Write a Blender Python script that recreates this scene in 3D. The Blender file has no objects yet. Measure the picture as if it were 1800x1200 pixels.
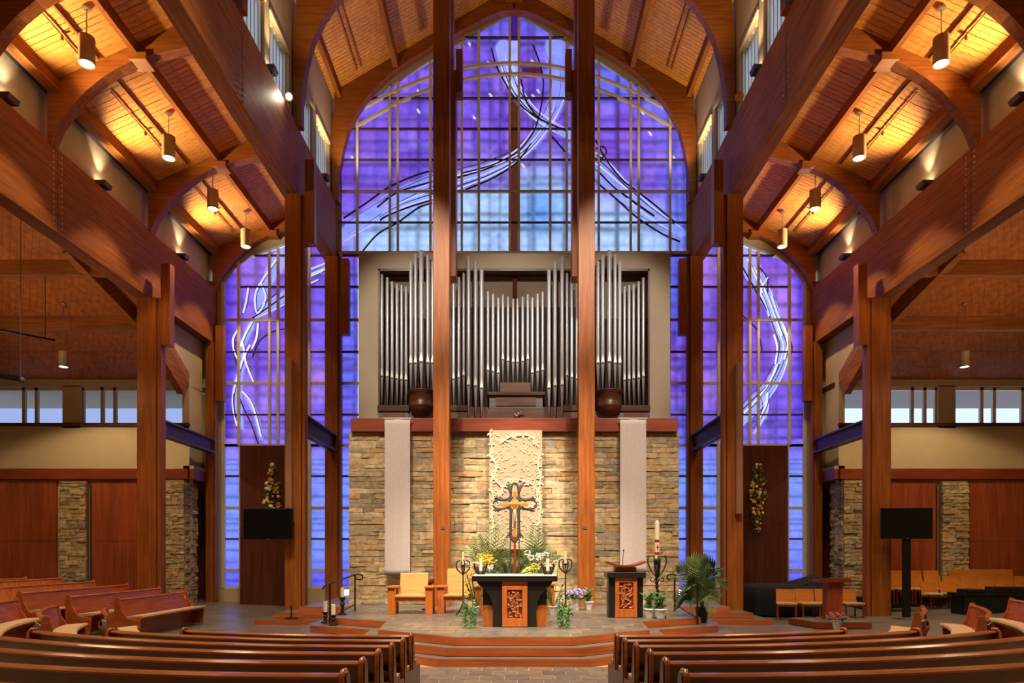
import bpy, math, random
import numpy as np
from mathutils import Vector, Matrix

random.seed(7)
rng = np.random.default_rng(7)
PI = math.pi
C = bpy.context.scene.collection
SC = bpy.context.scene

# ------------------------------------------------------------------ camera, world, exposure
H = 1.85                       # eye height above the lower floor
FOC = 1200.0                   # focal length in pixels of the 1800 px wide photograph
XC, YC = 903.5, 975.0          # vanishing point of the nave axis
cam_data = bpy.data.cameras.new('camera')
cam_data.sensor_width = 36.0
cam_data.lens = 24.0
cam_data.shift_x = -(XC - 900) / 1800
cam_data.shift_y = (YC - 600) / 1800
cam_data.clip_end = 200
cam = bpy.data.objects.new('camera', cam_data)
cam.location = (0, 0, H)
cam.rotation_euler = (PI / 2, 0, 0)
C.objects.link(cam)
SC.camera = cam

world = bpy.data.worlds.new('world')
SC.world = world
world.use_nodes = True
bg = world.node_tree.nodes['Background']
bg.inputs[0].default_value = (0.70, 0.82, 1.0, 1)
bg.inputs[1].default_value = 1.4

SC.view_settings.view_transform = 'Standard'
SC.view_settings.look = 'None'
SC.view_settings.gamma = 1.0
SC.view_settings.use_curve_mapping = False
SC.view_settings.exposure = 0.05

GLASS_STRENGTH = 1.2
WARM = (1.0, 0.73, 0.41)
WARM2 = (1.0, 0.84, 0.64)
P_PENDANT = 520
P_WASH = 75
P_ROOFWASH = 820
P_NAVE = 2300
P_ALTAR = 4000


def spot(name, loc, target, power, angle, blend=0.4, color=WARM, size=0.1, parent=None):
    l = bpy.data.lights.new(name, 'SPOT')
    l.energy = power
    l.color = color
    l.spot_size = math.radians(angle)
    l.spot_blend = blend
    l.shadow_soft_size = size
    o = bpy.data.objects.new(name, l)
    C.objects.link(o)
    loc = Vector(loc)
    d = Vector(target) - loc
    o.rotation_euler = d.to_track_quat('-Z', 'Y').to_euler()
    if parent:
        o.parent = parent
        loc = loc - parent.location
    o.location = loc
    return o


# added nave fill: unseen soft spots high over the pews and the steps
for (x, y, p) in ((-2.6, 7.5, 0.8), (2.6, 7.5, 0.8), (-3.0, 11.0, 0.9), (3.0, 11.0, 0.9)):
    spot('nave_fill_spot', (x, y, 15.5), (x * 1.4, y + 1.5, 0), P_NAVE * p, 105, 0.7, WARM2, 0.4)
# theatre spots for the chancel
for (x, y, tx, ty, tz, p, a) in ((-5.2, 9.0, -0.6, 14.5, 0.8, 1.5, 34), (5.2, 9.0, 0.6, 14.5, 0.8, 1.5, 34),
                                 (-3.5, 12.0, 0.2, 19.2, 2.4, 1.9, 24), (3.5, 12.0, -0.2, 19.2, 2.4, 1.9, 24),
                                 (-2.2, 10.0, -2.0, 18.3, 1.2, 1.1, 22), (2.2, 10.0, 2.0, 18.3, 1.2, 1.1, 22),
                                 (-4.6, 11.0, -3.6, 19.2, 3.0, 0.9, 30), (4.6, 11.0, 3.6, 19.2, 3.0, 0.9, 30),
                                 (-4.2, 11.0, -2.8, 20.3, 8.3, 0.85, 32), (4.2, 11.0, 2.8, 20.3, 8.3, 0.85, 32), (0.0, 10.5, 0.0, 20.3, 8.3, 0.8, 34), (-2.0, 6.0, 0.0, 12.0, 0.2, 0.7, 26), (2.0, 6.0, 0.0, 12.0, 0.2, 0.7, 26)):
    spot('chancel_spot', (x, y, 13.6), (tx, ty, tz), P_ALTAR * p, a, 0.7, WARM2, 0.15)


# ------------------------------------------------------------------ small helpers
def at(x, y, Y):
    """world point that the photograph shows at pixel (x, y) when it stands Y metres away"""
    return Vector(((x - XC) / FOC * Y, Y, H + (YC - y) / FOC * Y))


def lin(v):
    v = v / 255.0
    return v / 12.92 if v <= 0.04045 else ((v + 0.055) / 1.055) ** 2.4


def rgb(r, g, b):
    return (lin(r), lin(g), lin(b), 1.0)


class MB:
    """collects geometry for one mesh"""
    def __init__(s):
        s.v = []
        s.f = []

    def add(s, vs, fs):
        n = len(s.v)
        s.v.extend([tuple(v) for v in vs])
        s.f.extend([tuple(i + n for i in f) for f in fs])
        return s

    def box(s, x0, x1, y0, y1, z0, z1):
        if x0 > x1: x0, x1 = x1, x0
        if y0 > y1: y0, y1 = y1, y0
        if z0 > z1: z0, z1 = z1, z0
        return s.add([(x0, y0, z0), (x1, y0, z0), (x1, y1, z0), (x0, y1, z0), (x0, y0, z1), (x1, y0, z1), (x1, y1, z1), (x0, y1, z1)],
                     [(3, 2, 1, 0), (4, 5, 6, 7), (0, 1, 5, 4), (1, 2, 6, 5), (2, 3, 7, 6), (3, 0, 4, 7)])

    def beam(s, a, b, w, h, up=(0, 0, 1)):
        """rectangular bar from a to b, w across, h along up"""
        a, b, up = Vector(a), Vector(b), Vector(up)
        d = (b - a).normalized()
        r = d.cross(up)
        if r.length < 1e-5:
            r = d.cross(Vector((0, 1, 0)))
        r.normalize()
        u = r.cross(d).normalized()
        r *= w / 2
        u *= h / 2
        return s.add([a - r - u, a + r - u, a + r + u, a - r + u, b - r - u, b + r - u, b + r + u, b - r + u],
                     [(0, 1, 2, 3), (7, 6, 5, 4), (1, 0, 4, 5), (2, 1, 5, 6), (3, 2, 6, 7), (0, 3, 7, 4)])

    def prism(s, poly, axis, a, b):
        """2D polygon extruded along axis from a to b; poly in the two other axes in xyz order"""
        def P(p, t):
            if axis == 'x': return (t, p[0], p[1])
            if axis == 'y': return (p[0], t, p[1])
            return (p[0], p[1], t)
        n = len(poly)
        vs = [P(p, a) for p in poly] + [P(p, b) for p in poly]
        fs = [tuple(range(n)), tuple(range(2 * n - 1, n - 1, -1))]
        fs += [(i, i + n, (i + 1) % n + n, (i + 1) % n) for i in range(n)]
        return s.add(vs, fs)

    def strip(s, inner, outer, y0, y1):
        """solid band between two polylines of (x,z), extruded in y"""
        n = len(inner)
        vs = []
        for y in (y0, y1):
            vs += [(p[0], y, p[1]) for p in inner]
            vs += [(p[0], y, p[1]) for p in outer]
        fs = []
        for i in range(n - 1):
            fs += [(i, i + 1, n + i + 1, n + i), (2 * n + i, 3 * n + i, 3 * n + i + 1, 2 * n + i + 1),
                   (i, 2 * n + i, 2 * n + i + 1, i + 1), (n + i, n + i + 1, 3 * n + i + 1, 3 * n + i)]
        fs += [(0, n, 3 * n, 2 * n), (n - 1, 3 * n - 1, 4 * n - 1, 2 * n - 1)]
        return s.add(vs, fs)

    def tube(s, pts, r, n=8, cap=True):
        pts = [Vector(p) for p in pts]
        m = len(pts)
        rs = r if isinstance(r, (list, tuple)) else [r] * m
        prev = None
        vs, fs = [], []
        for i, p in enumerate(pts):
            d = (pts[min(i + 1, m - 1)] - pts[max(i - 1, 0)]).normalized()
            if prev is None:
                t = Vector((0, 0, 1)) if abs(d.z) < 0.9 else Vector((1, 0, 0))
                u = d.cross(t).normalized()
            else:
                u = (prev - d * prev.dot(d))
                u = u.normalized() if u.length > 1e-6 else d.orthogonal().normalized()
            prev = u
            w = d.cross(u)
            for k in range(n):
                a = 2 * PI * k / n
                vs.append(p + (u * math.cos(a) + w * math.sin(a)) * rs[i])
        for i in range(m - 1):
            for k in range(n):
                k2 = (k + 1) % n
                fs.append((i * n + k, i * n + k2, (i + 1) * n + k2, (i + 1) * n + k))
        if cap:
            fs.append(tuple(range(n - 1, -1, -1)))
            fs.append(tuple((m - 1) * n + k for k in range(n)))
        return s.add(vs, fs)

    def lathe(s, prof, n=16, c=(0, 0, 0), a0=0.0, a1=2 * PI):
        full = abs(a1 - a0 - 2 * PI) < 1e-6
        m = n if full else n + 1
        vs, fs = [], []
        for (r, z) in prof:
            for k in range(m):
                a = a0 + (a1 - a0) * k / n
                vs.append((c[0] + r * math.cos(a), c[1] + r * math.sin(a), c[2] + z))
        for i in range(len(prof) - 1):
            for k in range(n):
                k2 = (k + 1) % m
                fs.append((i * m + k, i * m + k2, (i + 1) * m + k2, (i + 1) * m + k))
        if full:
            if prof[0][0] > 1e-6: fs.append(tuple(range(m - 1, -1, -1)))
            if prof[-1][0] > 1e-6: fs.append(tuple((len(prof) - 1) * m + k for k in range(m)))
        return s.add(vs, fs)

    def disc(s, c, r, n=20, down=True):
        vs = [(c[0] + r * math.cos(2 * PI * k / n), c[1] + r * math.sin(2 * PI * k / n), c[2]) for k in range(n)]
        return s.add(vs, [tuple(range(n - 1, -1, -1)) if down else tuple(range(n))])

    def ball(s, c, r, n=8, m=5, sq=(1, 1, 1)):
        vs, fs = [], []
        for i in range(m + 1):
            t = PI * i / m
            for k in range(n):
                a = 2 * PI * k / n
                vs.append((c[0] + r * sq[0] * math.sin(t) * math.cos(a), c[1] + r * sq[1] * math.sin(t) * math.sin(a), c[2] + r * sq[2] * math.cos(t)))
        for i in range(m):
            for k in range(n):
                k2 = (k + 1) % n
                fs.append((i * n + k, (i + 1) * n + k, (i + 1) * n + k2, i * n + k2))
        return s.add(vs, fs)

    def sweep(s, path, normals, sec, closed=True):
        """section points (u, z): u along the horizontal normal, z absolute over the path z"""
        n = len(sec)
        vs, fs = [], []
        for p, nm in zip(path, normals):
            for (u, z) in sec:
                vs.append((p[0] + nm[0] * u, p[1] + nm[1] * u, p[2] + z))
        for i in range(len(path) - 1):
            for k in range(n if closed else n - 1):
                k2 = (k + 1) % n
                fs.append((i * n + k, i * n + k2, (i + 1) * n + k2, (i + 1) * n + k))
        if closed:
            fs.append(tuple(range(n - 1, -1, -1)))
            fs.append(tuple((len(path) - 1) * n + k for k in range(n)))
        return s.add(vs, fs)

    def leaf(s, base, tip, width, nrm, fold=0.25):
        base, tip, nrm = Vector(base), Vector(tip), Vector(nrm)
        d = tip - base
        r = d.cross(nrm)
        if r.length < 1e-6: r = d.orthogonal()
        r = r.normalized() * width / 2
        n2 = r.cross(d).normalized() * width * fold
        m = base + d * 0.45
        return s.add([base, m - r + n2, m + r + n2, tip, m], [(0, 4, 1), (0, 2, 4), (1, 4, 3), (4, 2, 3)])

    def mesh(s, name, mat, org=(0, 0, 0), smooth=False):
        me = bpy.data.meshes.new(name)
        ox, oy, oz = org
        me.from_pydata([(v[0] - ox, v[1] - oy, v[2] - oz) for v in s.v], [], s.f)
        if mat: me.materials.append(mat)
        if smooth:
            me.polygons.foreach_set('use_smooth', [True] * len(me.polygons))
        me.update()
        return me

    def build(s, name, mat, parent=None, local=False, smooth=False, bev=0.0, kind=None):
        """one object; with a parent the coordinates are world ones unless local"""
        org = (0, 0, 0)
        if parent is not None and not local:
            org = world_loc(parent)
        me = s.mesh(name, mat, org, smooth)
        return link(name, me, parent, bev=bev, kind=kind)


def world_loc(o):
    v = Vector((0, 0, 0))
    while o is not None:
        v = v + o.location
        o = o.parent
    return v


def link(name, me, parent=None, loc=None, rot=None, scale=None, bev=0.0, kind=None):
    o = bpy.data.objects.new(name, me)
    C.objects.link(o)
    if parent is not None: o.parent = parent
    if loc is not None: o.location = loc
    if rot is not None: o.rotation_euler = rot
    if scale is not None: o.scale = scale
    if bev:
        m = o.modifiers.new('bevel', 'BEVEL')
        m.width = bev
        m.segments = 2
        m.limit_method = 'ANGLE'
    if kind: o['kind'] = kind
    return o


def tag(o, label=None, cat=None, group=None, kind=None):
    if label: o['label'] = label
    if cat: o['category'] = cat
    if group: o['group'] = group
    if kind: o['kind'] = kind
    return o


def thing(name, label, cat, loc=(0, 0, 0), rotz=0.0, group=None, kind=None):
    o = bpy.data.objects.new(name, None)
    o.empty_display_size = 0.1
    C.objects.link(o)
    o.location = loc
    o.rotation_euler = (0, 0, rotz)
    return tag(o, label, cat, group, kind)


def dup(root, loc, rotz, label, group=None):
    r = root.copy()
    C.objects.link(r)
    r.location = loc
    r.rotation_euler = (0, 0, rotz)
    r['label'] = label
    if group: r['group'] = group
    for ch in list(root.children):
        c = ch.copy()
        C.objects.link(c)
        c.parent = r
        for g in list(ch.children):
            d = g.copy()
            C.objects.link(d)
            d.parent = c
    return r


def arcpts(pts, sub=6):
    """Catmull-Rom through the points"""
    P = [Vector(p) for p in pts]
    out = []
    for i in range(len(P) - 1):
        p0, p1, p2, p3 = P[max(i - 1, 0)], P[i], P[i + 1], P[min(i + 2, len(P) - 1)]
        for k in range(sub):
            t = k / sub
            out.append(0.5 * ((2 * p1) + (p2 - p0) * t + (2 * p0 - 5 * p1 + 4 * p2 - p3) * t * t + (3 * p1 - p0 - 3 * p2 + p3) * t ** 3))
    out.append(P[-1])
    return out


SIDE = {-1: 'left', 1: 'right'}

# ------------------------------------------------------------------ materials
def new_mat(name):
    m = bpy.data.materials.new(name)
    m.use_nodes = True
    nt = m.node_tree
    return m, nt, nt.nodes['Principled BSDF']


def ramp(nt, stops):
    r = nt.nodes.new('ShaderNodeValToRGB')
    e = r.color_ramp.elements
    while len(e) > 1: e.remove(e[-1])
    e[0].position, e[0].color = stops[0]
    for p, c in stops[1:]:
        k = e.new(p)
        k.color = c
    return r


def flat(name, col, rough=0.6, metal=0.0, noise=0.12, scale=6.0, bump=0.0, spec=0.5, coat=0.0):
    m, nt, b = new_mat(name)
    tc = nt.nodes.new('ShaderNodeTexCoord')
    n = nt.nodes.new('ShaderNodeTexNoise')
    n.inputs['Scale'].default_value = scale
    n.inputs['Detail'].default_value = 3
    nt.links.new(tc.outputs['Object'], n.inputs['Vector'])
    lo = tuple(max(0, c * (1 - noise)) for c in col[:3]) + (1,)
    hi = tuple(min(1, c * (1 + noise)) for c in col[:3]) + (1,)
    r = ramp(nt, [(0.3, lo), (0.7, hi)])
    nt.links.new(n.outputs['Fac'], r.inputs['Fac'])
    nt.links.new(r.outputs['Color'], b.inputs['Base Color'])
    b.inputs['Roughness'].default_value = rough
    b.inputs['Metallic'].default_value = metal
    b.inputs['Specular IOR Level'].default_value = spec
    b.inputs['Coat Weight'].default_value = coat
    if bump:
        bp = nt.nodes.new('ShaderNodeBump')
        bp.inputs['Strength'].default_value = bump
        bp.inputs['Distance'].default_value = 0.02
        nt.links.new(n.outputs['Fac'], bp.inputs['Height'])
        nt.links.new(bp.outputs['Normal'], b.inputs['Normal'])
    return m


def wood(name, dark, light, grain=(9, 9, 0.6), rough=0.42, lam=None, var=0.0, groove=None, spec=0.4, coat=0.0):
    """grain: noise scale per axis (low = along the fibre). lam=(axis, spacing): glue lines of a laminated beam.
    groove=(vector, spacing): tongue and groove lines. var: per object tone change"""
    m, nt, b = new_mat(name)
    N, L = nt.nodes, nt.links
    tc = N.new('ShaderNodeTexCoord')
    mp = N.new('ShaderNodeMapping')
    mp.inputs['Scale'].default_value = grain
    L.new(tc.outputs['Object'], mp.inputs['Vector'])
    n = N.new('ShaderNodeTexNoise')
    n.inputs['Scale'].default_value = 1.6
    n.inputs['Detail'].default_value = 5
    n.inputs['Roughness'].default_value = 0.62
    n.inputs['Distortion'].default_value = 0.35
    L.new(mp.outputs['Vector'], n.inputs['Vector'])
    r = ramp(nt, [(0.30, dark), (0.52, tuple((a + c) / 2 for a, c in zip(dark, light))), (0.72, light)])
    L.new(n.outputs['Fac'], r.inputs['Fac'])
    col = r.outputs['Color']
    big = N.new('ShaderNodeTexNoise')
    big.inputs['Scale'].default_value = 0.55
    L.new(tc.outputs['Object'], big.inputs['Vector'])
    hsv = N.new('ShaderNodeHueSaturation')
    mr = N.new('ShaderNodeMapRange')
    mr.inputs[1].default_value, mr.inputs[2].default_value = 0.3, 0.7
    mr.inputs[3].default_value, mr.inputs[4].default_value = 0.86, 1.14
    L.new(big.outputs['Fac'], mr.inputs[0])
    val = mr.outputs[0]
    if var:
        oi = N.new('ShaderNodeObjectInfo')
        m2 = N.new('ShaderNodeMapRange')
        m2.inputs[3].default_value, m2.inputs[4].default_value = 1 - var, 1 + var
        L.new(oi.outputs['Random'], m2.inputs[0])
        mm = N.new('ShaderNodeMath')
        mm.operation = 'MULTIPLY'
        L.new(val, mm.inputs[0])
        L.new(m2.outputs[0], mm.inputs[1])
        val = mm.outputs[0]
    L.new(val, hsv.inputs['Value'])
    L.new(col, hsv.inputs['Color'])
    col = hsv.outputs['Color']
    height = n.outputs['Fac']
    for spec_ in (lam, groove):
        if not spec_: continue
        vec, spacing = spec_
        dt = N.new('ShaderNodeVectorMath')
        dt.operation = 'DOT_PRODUCT'
        v = Vector(vec).normalized() / spacing
        dt.inputs[1].default_value = v
        L.new(tc.outputs['Object'], dt.inputs[0])
        fr = N.new('ShaderNodeMath')
        fr.operation = 'FRACT'
        L.new(dt.outputs['Value'], fr.inputs[0])
        wdt = 0.06 if spec_ is lam else 0.12
        lt = N.new('ShaderNodeMapRange')
        lt.inputs[1].default_value, lt.inputs[2].default_value = 0.0, wdt
        lt.inputs[3].default_value, lt.inputs[4].default_value = (0.80 if spec_ is lam else 0.5), 1.0
        L.new(fr.outputs[0], lt.inputs[0])
        mx = N.new('ShaderNodeMix')
        mx.data_type = 'RGBA'
        mx.blend_type = 'MULTIPLY'
        mx.inputs['Factor'].default_value = 1.0
        L.new(col, mx.inputs['A'])
        L.new(lt.outputs[0], mx.inputs['B'])
        col = mx.outputs['Result']
        if spec_ is groove: height = lt.outputs[0]
    L.new(col, b.inputs['Base Color'])
    b.inputs['Roughness'].default_value = rough
    b.inputs['Specular IOR Level'].default_value = spec
    b.inputs['Coat Weight'].default_value = coat
    b.inputs['Coat Roughness'].default_value = 0.2
    bp = N.new('ShaderNodeBump')
    bp.inputs['Strength'].default_value = 0.25 if groove else 0.08
    bp.inputs['Distance'].default_value = 0.01
    L.new(height, bp.inputs['Height'])
    L.new(bp.outputs['Normal'], b.inputs['Normal'])
    return m


def stone_mat(name, stops, island=False, bump=0.5, scale=9, rough=0.85):
    m, nt, b = new_mat(name)
    N, L = nt.nodes, nt.links
    if island:
        src = N.new('ShaderNodeNewGeometry').outputs['Random Per Island']
    else:
        src = N.new('ShaderNodeObjectInfo').outputs['Random']
    r = ramp(nt, stops)
    r.color_ramp.interpolation = 'LINEAR'
    L.new(src, r.inputs['Fac'])
    tc = N.new('ShaderNodeNewGeometry')
    n = N.new('ShaderNodeTexNoise')
    n.inputs['Scale'].default_value = scale
    n.inputs['Detail'].default_value = 6
    L.new(tc.outputs['Position'], n.inputs['Vector'])
    mr = N.new('ShaderNodeMapRange')
    mr.inputs[1].default_value, mr.inputs[2].default_value = 0.3, 0.7
    mr.inputs[3].default_value, mr.inputs[4].default_value = 0.7, 1.25
    L.new(n.outputs['Fac'], mr.inputs[0])
    mx = N.new('ShaderNodeMix')
    mx.data_type = 'RGBA'
    mx.blend_type = 'MULTIPLY'
    mx.inputs['Factor'].default_value = 1.0
    L.new(r.outputs['Color'], mx.inputs['A'])
    L.new(mr.outputs[0], mx.inputs['B'])
    L.new(mx.outputs['Result'], b.inputs['Base Color'])
    b.inputs['Roughness'].default_value = rough
    bp = N.new('ShaderNodeBump')
    bp.inputs['Strength'].default_value = bump
    bp.inputs['Distance'].default_value = 0.03
    L.new(n.outputs['Fac'], bp.inputs['Height'])
    L.new(bp.outputs['Normal'], b.inputs['Normal'])
    return m


def emit(name, col, strength):
    m, nt, b = new_mat(name)
    b.inputs['Base Color'].default_value = col
    b.inputs['Emission Color'].default_value = col
    b.inputs['Emission Strength'].default_value = strength
    return m


WD, WL = rgb(118, 63, 23), rgb(168, 99, 40)
M = {}
M['beam_y'] = wood('laminated_wood_along_nave', WD, WL, grain=(9, 0.5, 9), lam=((0, 0, 1), 0.09), rough=0.6, spec=0.2)
M['beam_x'] = wood('laminated_wood_across', WD, WL, grain=(0.6, 9, 9))
M['post'] = wood('laminated_wood_upright', rgb(124, 63, 21), rgb(174, 98, 36), grain=(9, 9, 0.5))
M['plank'] = wood('pine_roof_plank', rgb(178, 112, 50), rgb(228, 162, 84), grain=(0.9, 10, 9), var=0.10, rough=0.5)
M['ceil_l'] = wood('pine_ceiling_left', rgb(140, 74, 36), rgb(186, 108, 56), grain=(4, 4, 4), groove=((1, 0.75, 0), 0.16))
M['ceil_r'] = wood('pine_ceiling_right', rgb(140, 74, 36), rgb(186, 108, 56), grain=(4, 4, 4), groove=((1, -0.75, 0), 0.16))
M['panel'] = wood('cherry_wall_panel', rgb(132, 56, 28), rgb(176, 86, 44), grain=(6, 6, 0.5), rough=0.4)
M['dark_panel'] = wood('dark_veneer_panel', rgb(74, 34, 22), rgb(104, 52, 34), grain=(7, 7, 0.5), rough=0.4)
M['trim'] = wood('cherry_trim', rgb(112, 44, 20), rgb(156, 70, 34), grain=(0.6, 6, 6), rough=0.35)
M['cap'] = wood('reddish_cap', rgb(120, 54, 38), rgb(158, 80, 56), grain=(0.6, 6, 6), rough=0.4)
M['pew'] = wood('dark_red_pew_wood', rgb(70, 24, 10), rgb(104, 40, 17), grain=(1.2, 1.2, 9), rough=0.3, coat=0.2)
M['pew_rail'] = wood('polished_lit_pew_rail', rgb(160, 84, 38), rgb(204, 118, 58), grain=(1.2, 1.2, 9), rough=0.22, coat=0.4)  # highlight along the pew tops is put into a paler wood colour
M['pew_front'] = wood('red_brown_pew_front', rgb(142, 66, 28), rgb(186, 96, 44), grain=(1.2, 1.2, 9), rough=0.28, coat=0.3)
M['step'] = wood('cherry_riser', rgb(164, 78, 34), rgb(206, 110, 52), grain=(0.6, 0.6, 9), rough=0.35)
M['orange'] = wood('orange_oak', rgb(178, 92, 36), rgb(214, 124, 54), grain=(7, 7, 0.8), rough=0.35)
M['maple'] = wood('pale_maple', rgb(206, 146, 82), rgb(228, 172, 106), grain=(0.8, 6, 6), rough=0.4)
M['choir'] = wood('honey_oak_chair', rgb(182, 104, 32), rgb(214, 136, 52), grain=(0.8, 6, 6), rough=0.4)
M['organ_wood'] = wood('grey_brown_organ_case', rgb(96, 92, 98), rgb(124, 118, 122), grain=(0.8, 6, 6), rough=0.4)
M['organ_brown'] = wood('dark_walnut', rgb(66, 36, 20), rgb(98, 56, 32), grain=(0.8, 6, 6), rough=0.4, coat=0.1)
M['organ_post'] = wood('matt_dark_post', rgb(66, 36, 24), rgb(92, 52, 36), grain=(6, 6, 0.6), rough=0.95, spec=0.05)
M['organ_dark'] = wood('organ_mauve_brown', rgb(92, 66, 60), rgb(122, 90, 80), grain=(0.8, 6, 6), rough=0.4)
M['cream'] = flat('cream_plaster', rgb(196, 176, 138), 0.85, noise=0.04, scale=2, bump=0.03)
M['taupe'] = flat('taupe_painted_panel', rgb(176, 164, 146), 0.8, noise=0.03, scale=2)
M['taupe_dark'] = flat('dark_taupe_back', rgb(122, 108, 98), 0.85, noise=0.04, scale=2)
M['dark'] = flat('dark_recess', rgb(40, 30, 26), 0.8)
M['speaker_brown'] = flat('brown_speaker_cloth', rgb(146, 98, 66), 0.7)
M['mullion'] = flat('beige_mullion', rgb(222, 210, 190), 0.55, noise=0.05)
M['lead'] = flat('dark_lead_came', rgb(84, 62, 66), 0.5, metal=0.2)
M['iron'] = flat('black_iron', rgb(40, 36, 33), 0.5, metal=0.3)
M['grey_iron'] = flat('weathered_grey_iron', rgb(92, 84, 76), 0.6, metal=0.2)
M['black'] = flat('black_plastic', rgb(20, 18, 18), 0.35, noise=0.05)
M['black_cloth'] = flat('black_cloth', rgb(9, 8, 9), 0.9, bump=0.1)
M['black_wood'] = flat('ebonised_wood', rgb(34, 29, 26), 0.4, noise=0.15)
M['steel'] = flat('purple_lit_steel', rgb(92, 72, 84), 0.45, metal=0.1)  # purple glow of the stained glass is put into this colour
M['can'] = flat('bronze_lamp_can', rgb(172, 148, 114), 0.45, metal=0.15, noise=0.05)
M['metal'] = flat('brushed_metal', rgb(190, 186, 178), 0.3, metal=0.9, noise=0.05)
M['white'] = flat('white_linen', rgb(236, 230, 220), 0.8, noise=0.03)
M['banner'] = flat('pale_lilac_gauze', rgb(206, 190, 186), 0.9, noise=0.05, scale=14)
M['lace'] = flat('cream_lace_ground', rgb(190, 168, 140), 0.9, noise=0.10, scale=22, bump=0.2)
M['vine'] = flat('cream_vine', rgb(240, 222, 190), 0.8, noise=0.03)
M['cushion'] = flat('beige_cushion', rgb(192, 154, 112), 0.9, noise=0.06, scale=30, bump=0.05)
M['candle'] = flat('ivory_wax', rgb(244, 232, 200), 0.5, noise=0.03)
M['red'] = flat('red_wax', rgb(168, 34, 26), 0.5)
M['gold'] = flat('gold_wood', rgb(226, 146, 60), 0.35)
M['corpus'] = flat('pale_corpus', rgb(206, 186, 150), 0.6)
M['redwood'] = flat('red_wood_staff', rgb(176, 66, 30), 0.4)
M['palm'] = flat('palm_green', rgb(118, 138, 76), 0.55, noise=0.3, scale=5)
M['palm_dark'] = flat('dark_palm_green', rgb(82, 106, 58), 0.55, noise=0.3, scale=5)
M['leafgreen'] = flat('leaf_green', rgb(74, 116, 50), 0.55, noise=0.3, scale=9)
M['mint'] = flat('variegated_green', rgb(140, 180, 116), 0.55, noise=0.35, scale=12)
M['yellow'] = flat('yellow_petal', rgb(242, 216, 72), 0.6)
M['limeflower'] = flat('lime_petal', rgb(222, 224, 110), 0.6)
M['whiteflower'] = flat('white_petal', rgb(250, 244, 232), 0.6)
M['pinkflower'] = flat('pink_petal', rgb(226, 96, 128), 0.6)
M['blush'] = flat('blush_petal', rgb(240, 206, 180), 0.6)
M['lilac'] = flat('lilac_petal', rgb(172, 170, 230), 0.6)
M['orangeflower'] = flat('amber_petal', rgb(214, 150, 58), 0.6)
M['foil'] = flat('white_foil', rgb(232, 226, 220), 0.3, metal=0.1, noise=0.08, scale=30, bump=0.3)
M['clay'] = flat('terracotta', rgb(140, 62, 42), 0.6)
M['hymnal'] = flat('blue_grey_book', rgb(150, 156, 186), 0.5)
M['hymnal_dark'] = flat('navy_book', rgb(34, 34, 58), 0.5)
M['paper'] = flat('paper_edge', rgb(226, 220, 206), 0.8)
M['carve_dark'] = wood('carving_recess', rgb(120, 48, 20), rgb(150, 66, 30), grain=(6, 6, 1), rough=0.5)
M['carve'] = flat('carved_relief', rgb(196, 112, 66), 0.4)
M['screen'] = flat('screen_black', rgb(14, 12, 14), 0.25, noise=0.02)
M['stone'] = stone_mat('ledge_stone', [(0.0, rgb(138, 120, 94)), (0.2, rgb(172, 152, 118)), (0.4, rgb(188, 160, 112)), (0.55, rgb(156, 142, 122)), (0.7, rgb(202, 176, 132)), (0.85, rgb(180, 138, 86)), (1.0, rgb(206, 186, 150))])
M['stone_i'] = stone_mat('ledge_stone_small', [(0.0, rgb(138, 120, 94)), (0.2, rgb(172, 152, 118)), (0.4, rgb(188, 160, 112)), (0.55, rgb(156, 142, 122)), (0.7, rgb(202, 176, 132)), (0.85, rgb(180, 138, 86)), (1.0, rgb(206, 186, 150))], island=True)
M['mortar'] = flat('tan_mortar', rgb(140, 120, 92), 0.95, bump=0.2)  # even tan joint colour
M['tile'] = stone_mat('slate_tile', [(0.0, rgb(102, 97, 92)), (0.3, rgb(124, 115, 104)), (0.55, rgb(110, 108, 108)), (0.8, rgb(136, 122, 104)), (1.0, rgb(118, 110, 102))], bump=0.12, scale=7, rough=0.32)
M['slate'] = flat('slate_floor', rgb(108, 100, 92), 0.35, noise=0.22, scale=1.6, bump=0.05)
M['grout'] = flat('pale_grout', rgb(176, 152, 120), 0.8)

m, nt, b = new_mat('pipe_metal')
b.inputs['Base Color'].default_value = rgb(202, 204, 214)
b.inputs['Metallic'].default_value = 0.5
b.inputs['Roughness'].default_value = 0.36
M['pipe'] = m
m, nt, b = new_mat('pipe_mouth_metal')
b.inputs['Base Color'].default_value = rgb(250, 250, 250)
b.inputs['Metallic'].default_value = 0.2
b.inputs['Roughness'].default_value = 0.3
M['mouth'] = m
# thin window pane: mostly transparent with a faint sheen
def pane_mat(name, tint):
    m, nt, b = new_mat(name)
    N, L = nt.nodes, nt.links
    tr = N.new('ShaderNodeBsdfTransparent')
    tr.inputs[0].default_value = tint
    gl = N.new('ShaderNodeBsdfGlossy')
    gl.inputs['Roughness'].default_value = 0.05
    mx = N.new('ShaderNodeMixShader')
    mx.inputs[0].default_value = 0.06
    L.new(tr.outputs[0], mx.inputs[1])
    L.new(gl.outputs[0], mx.inputs[2])
    L.new(mx.outputs[0], N['Material Output'].inputs['Surface'])
    return m
M['glass'] = pane_mat('clear_glass', (0.95, 0.99, 0.96, 1))
M['pane'] = pane_mat('window_pane', (0.94, 0.97, 1.0, 1))
M['pane_gauze'] = pane_mat('screened_window_pane', (0.62, 0.66, 0.80, 1))
M['lamp_on'] = emit('glowing_lamp_lens', (1.0, 0.86, 0.62, 1), 9.0)
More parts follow.
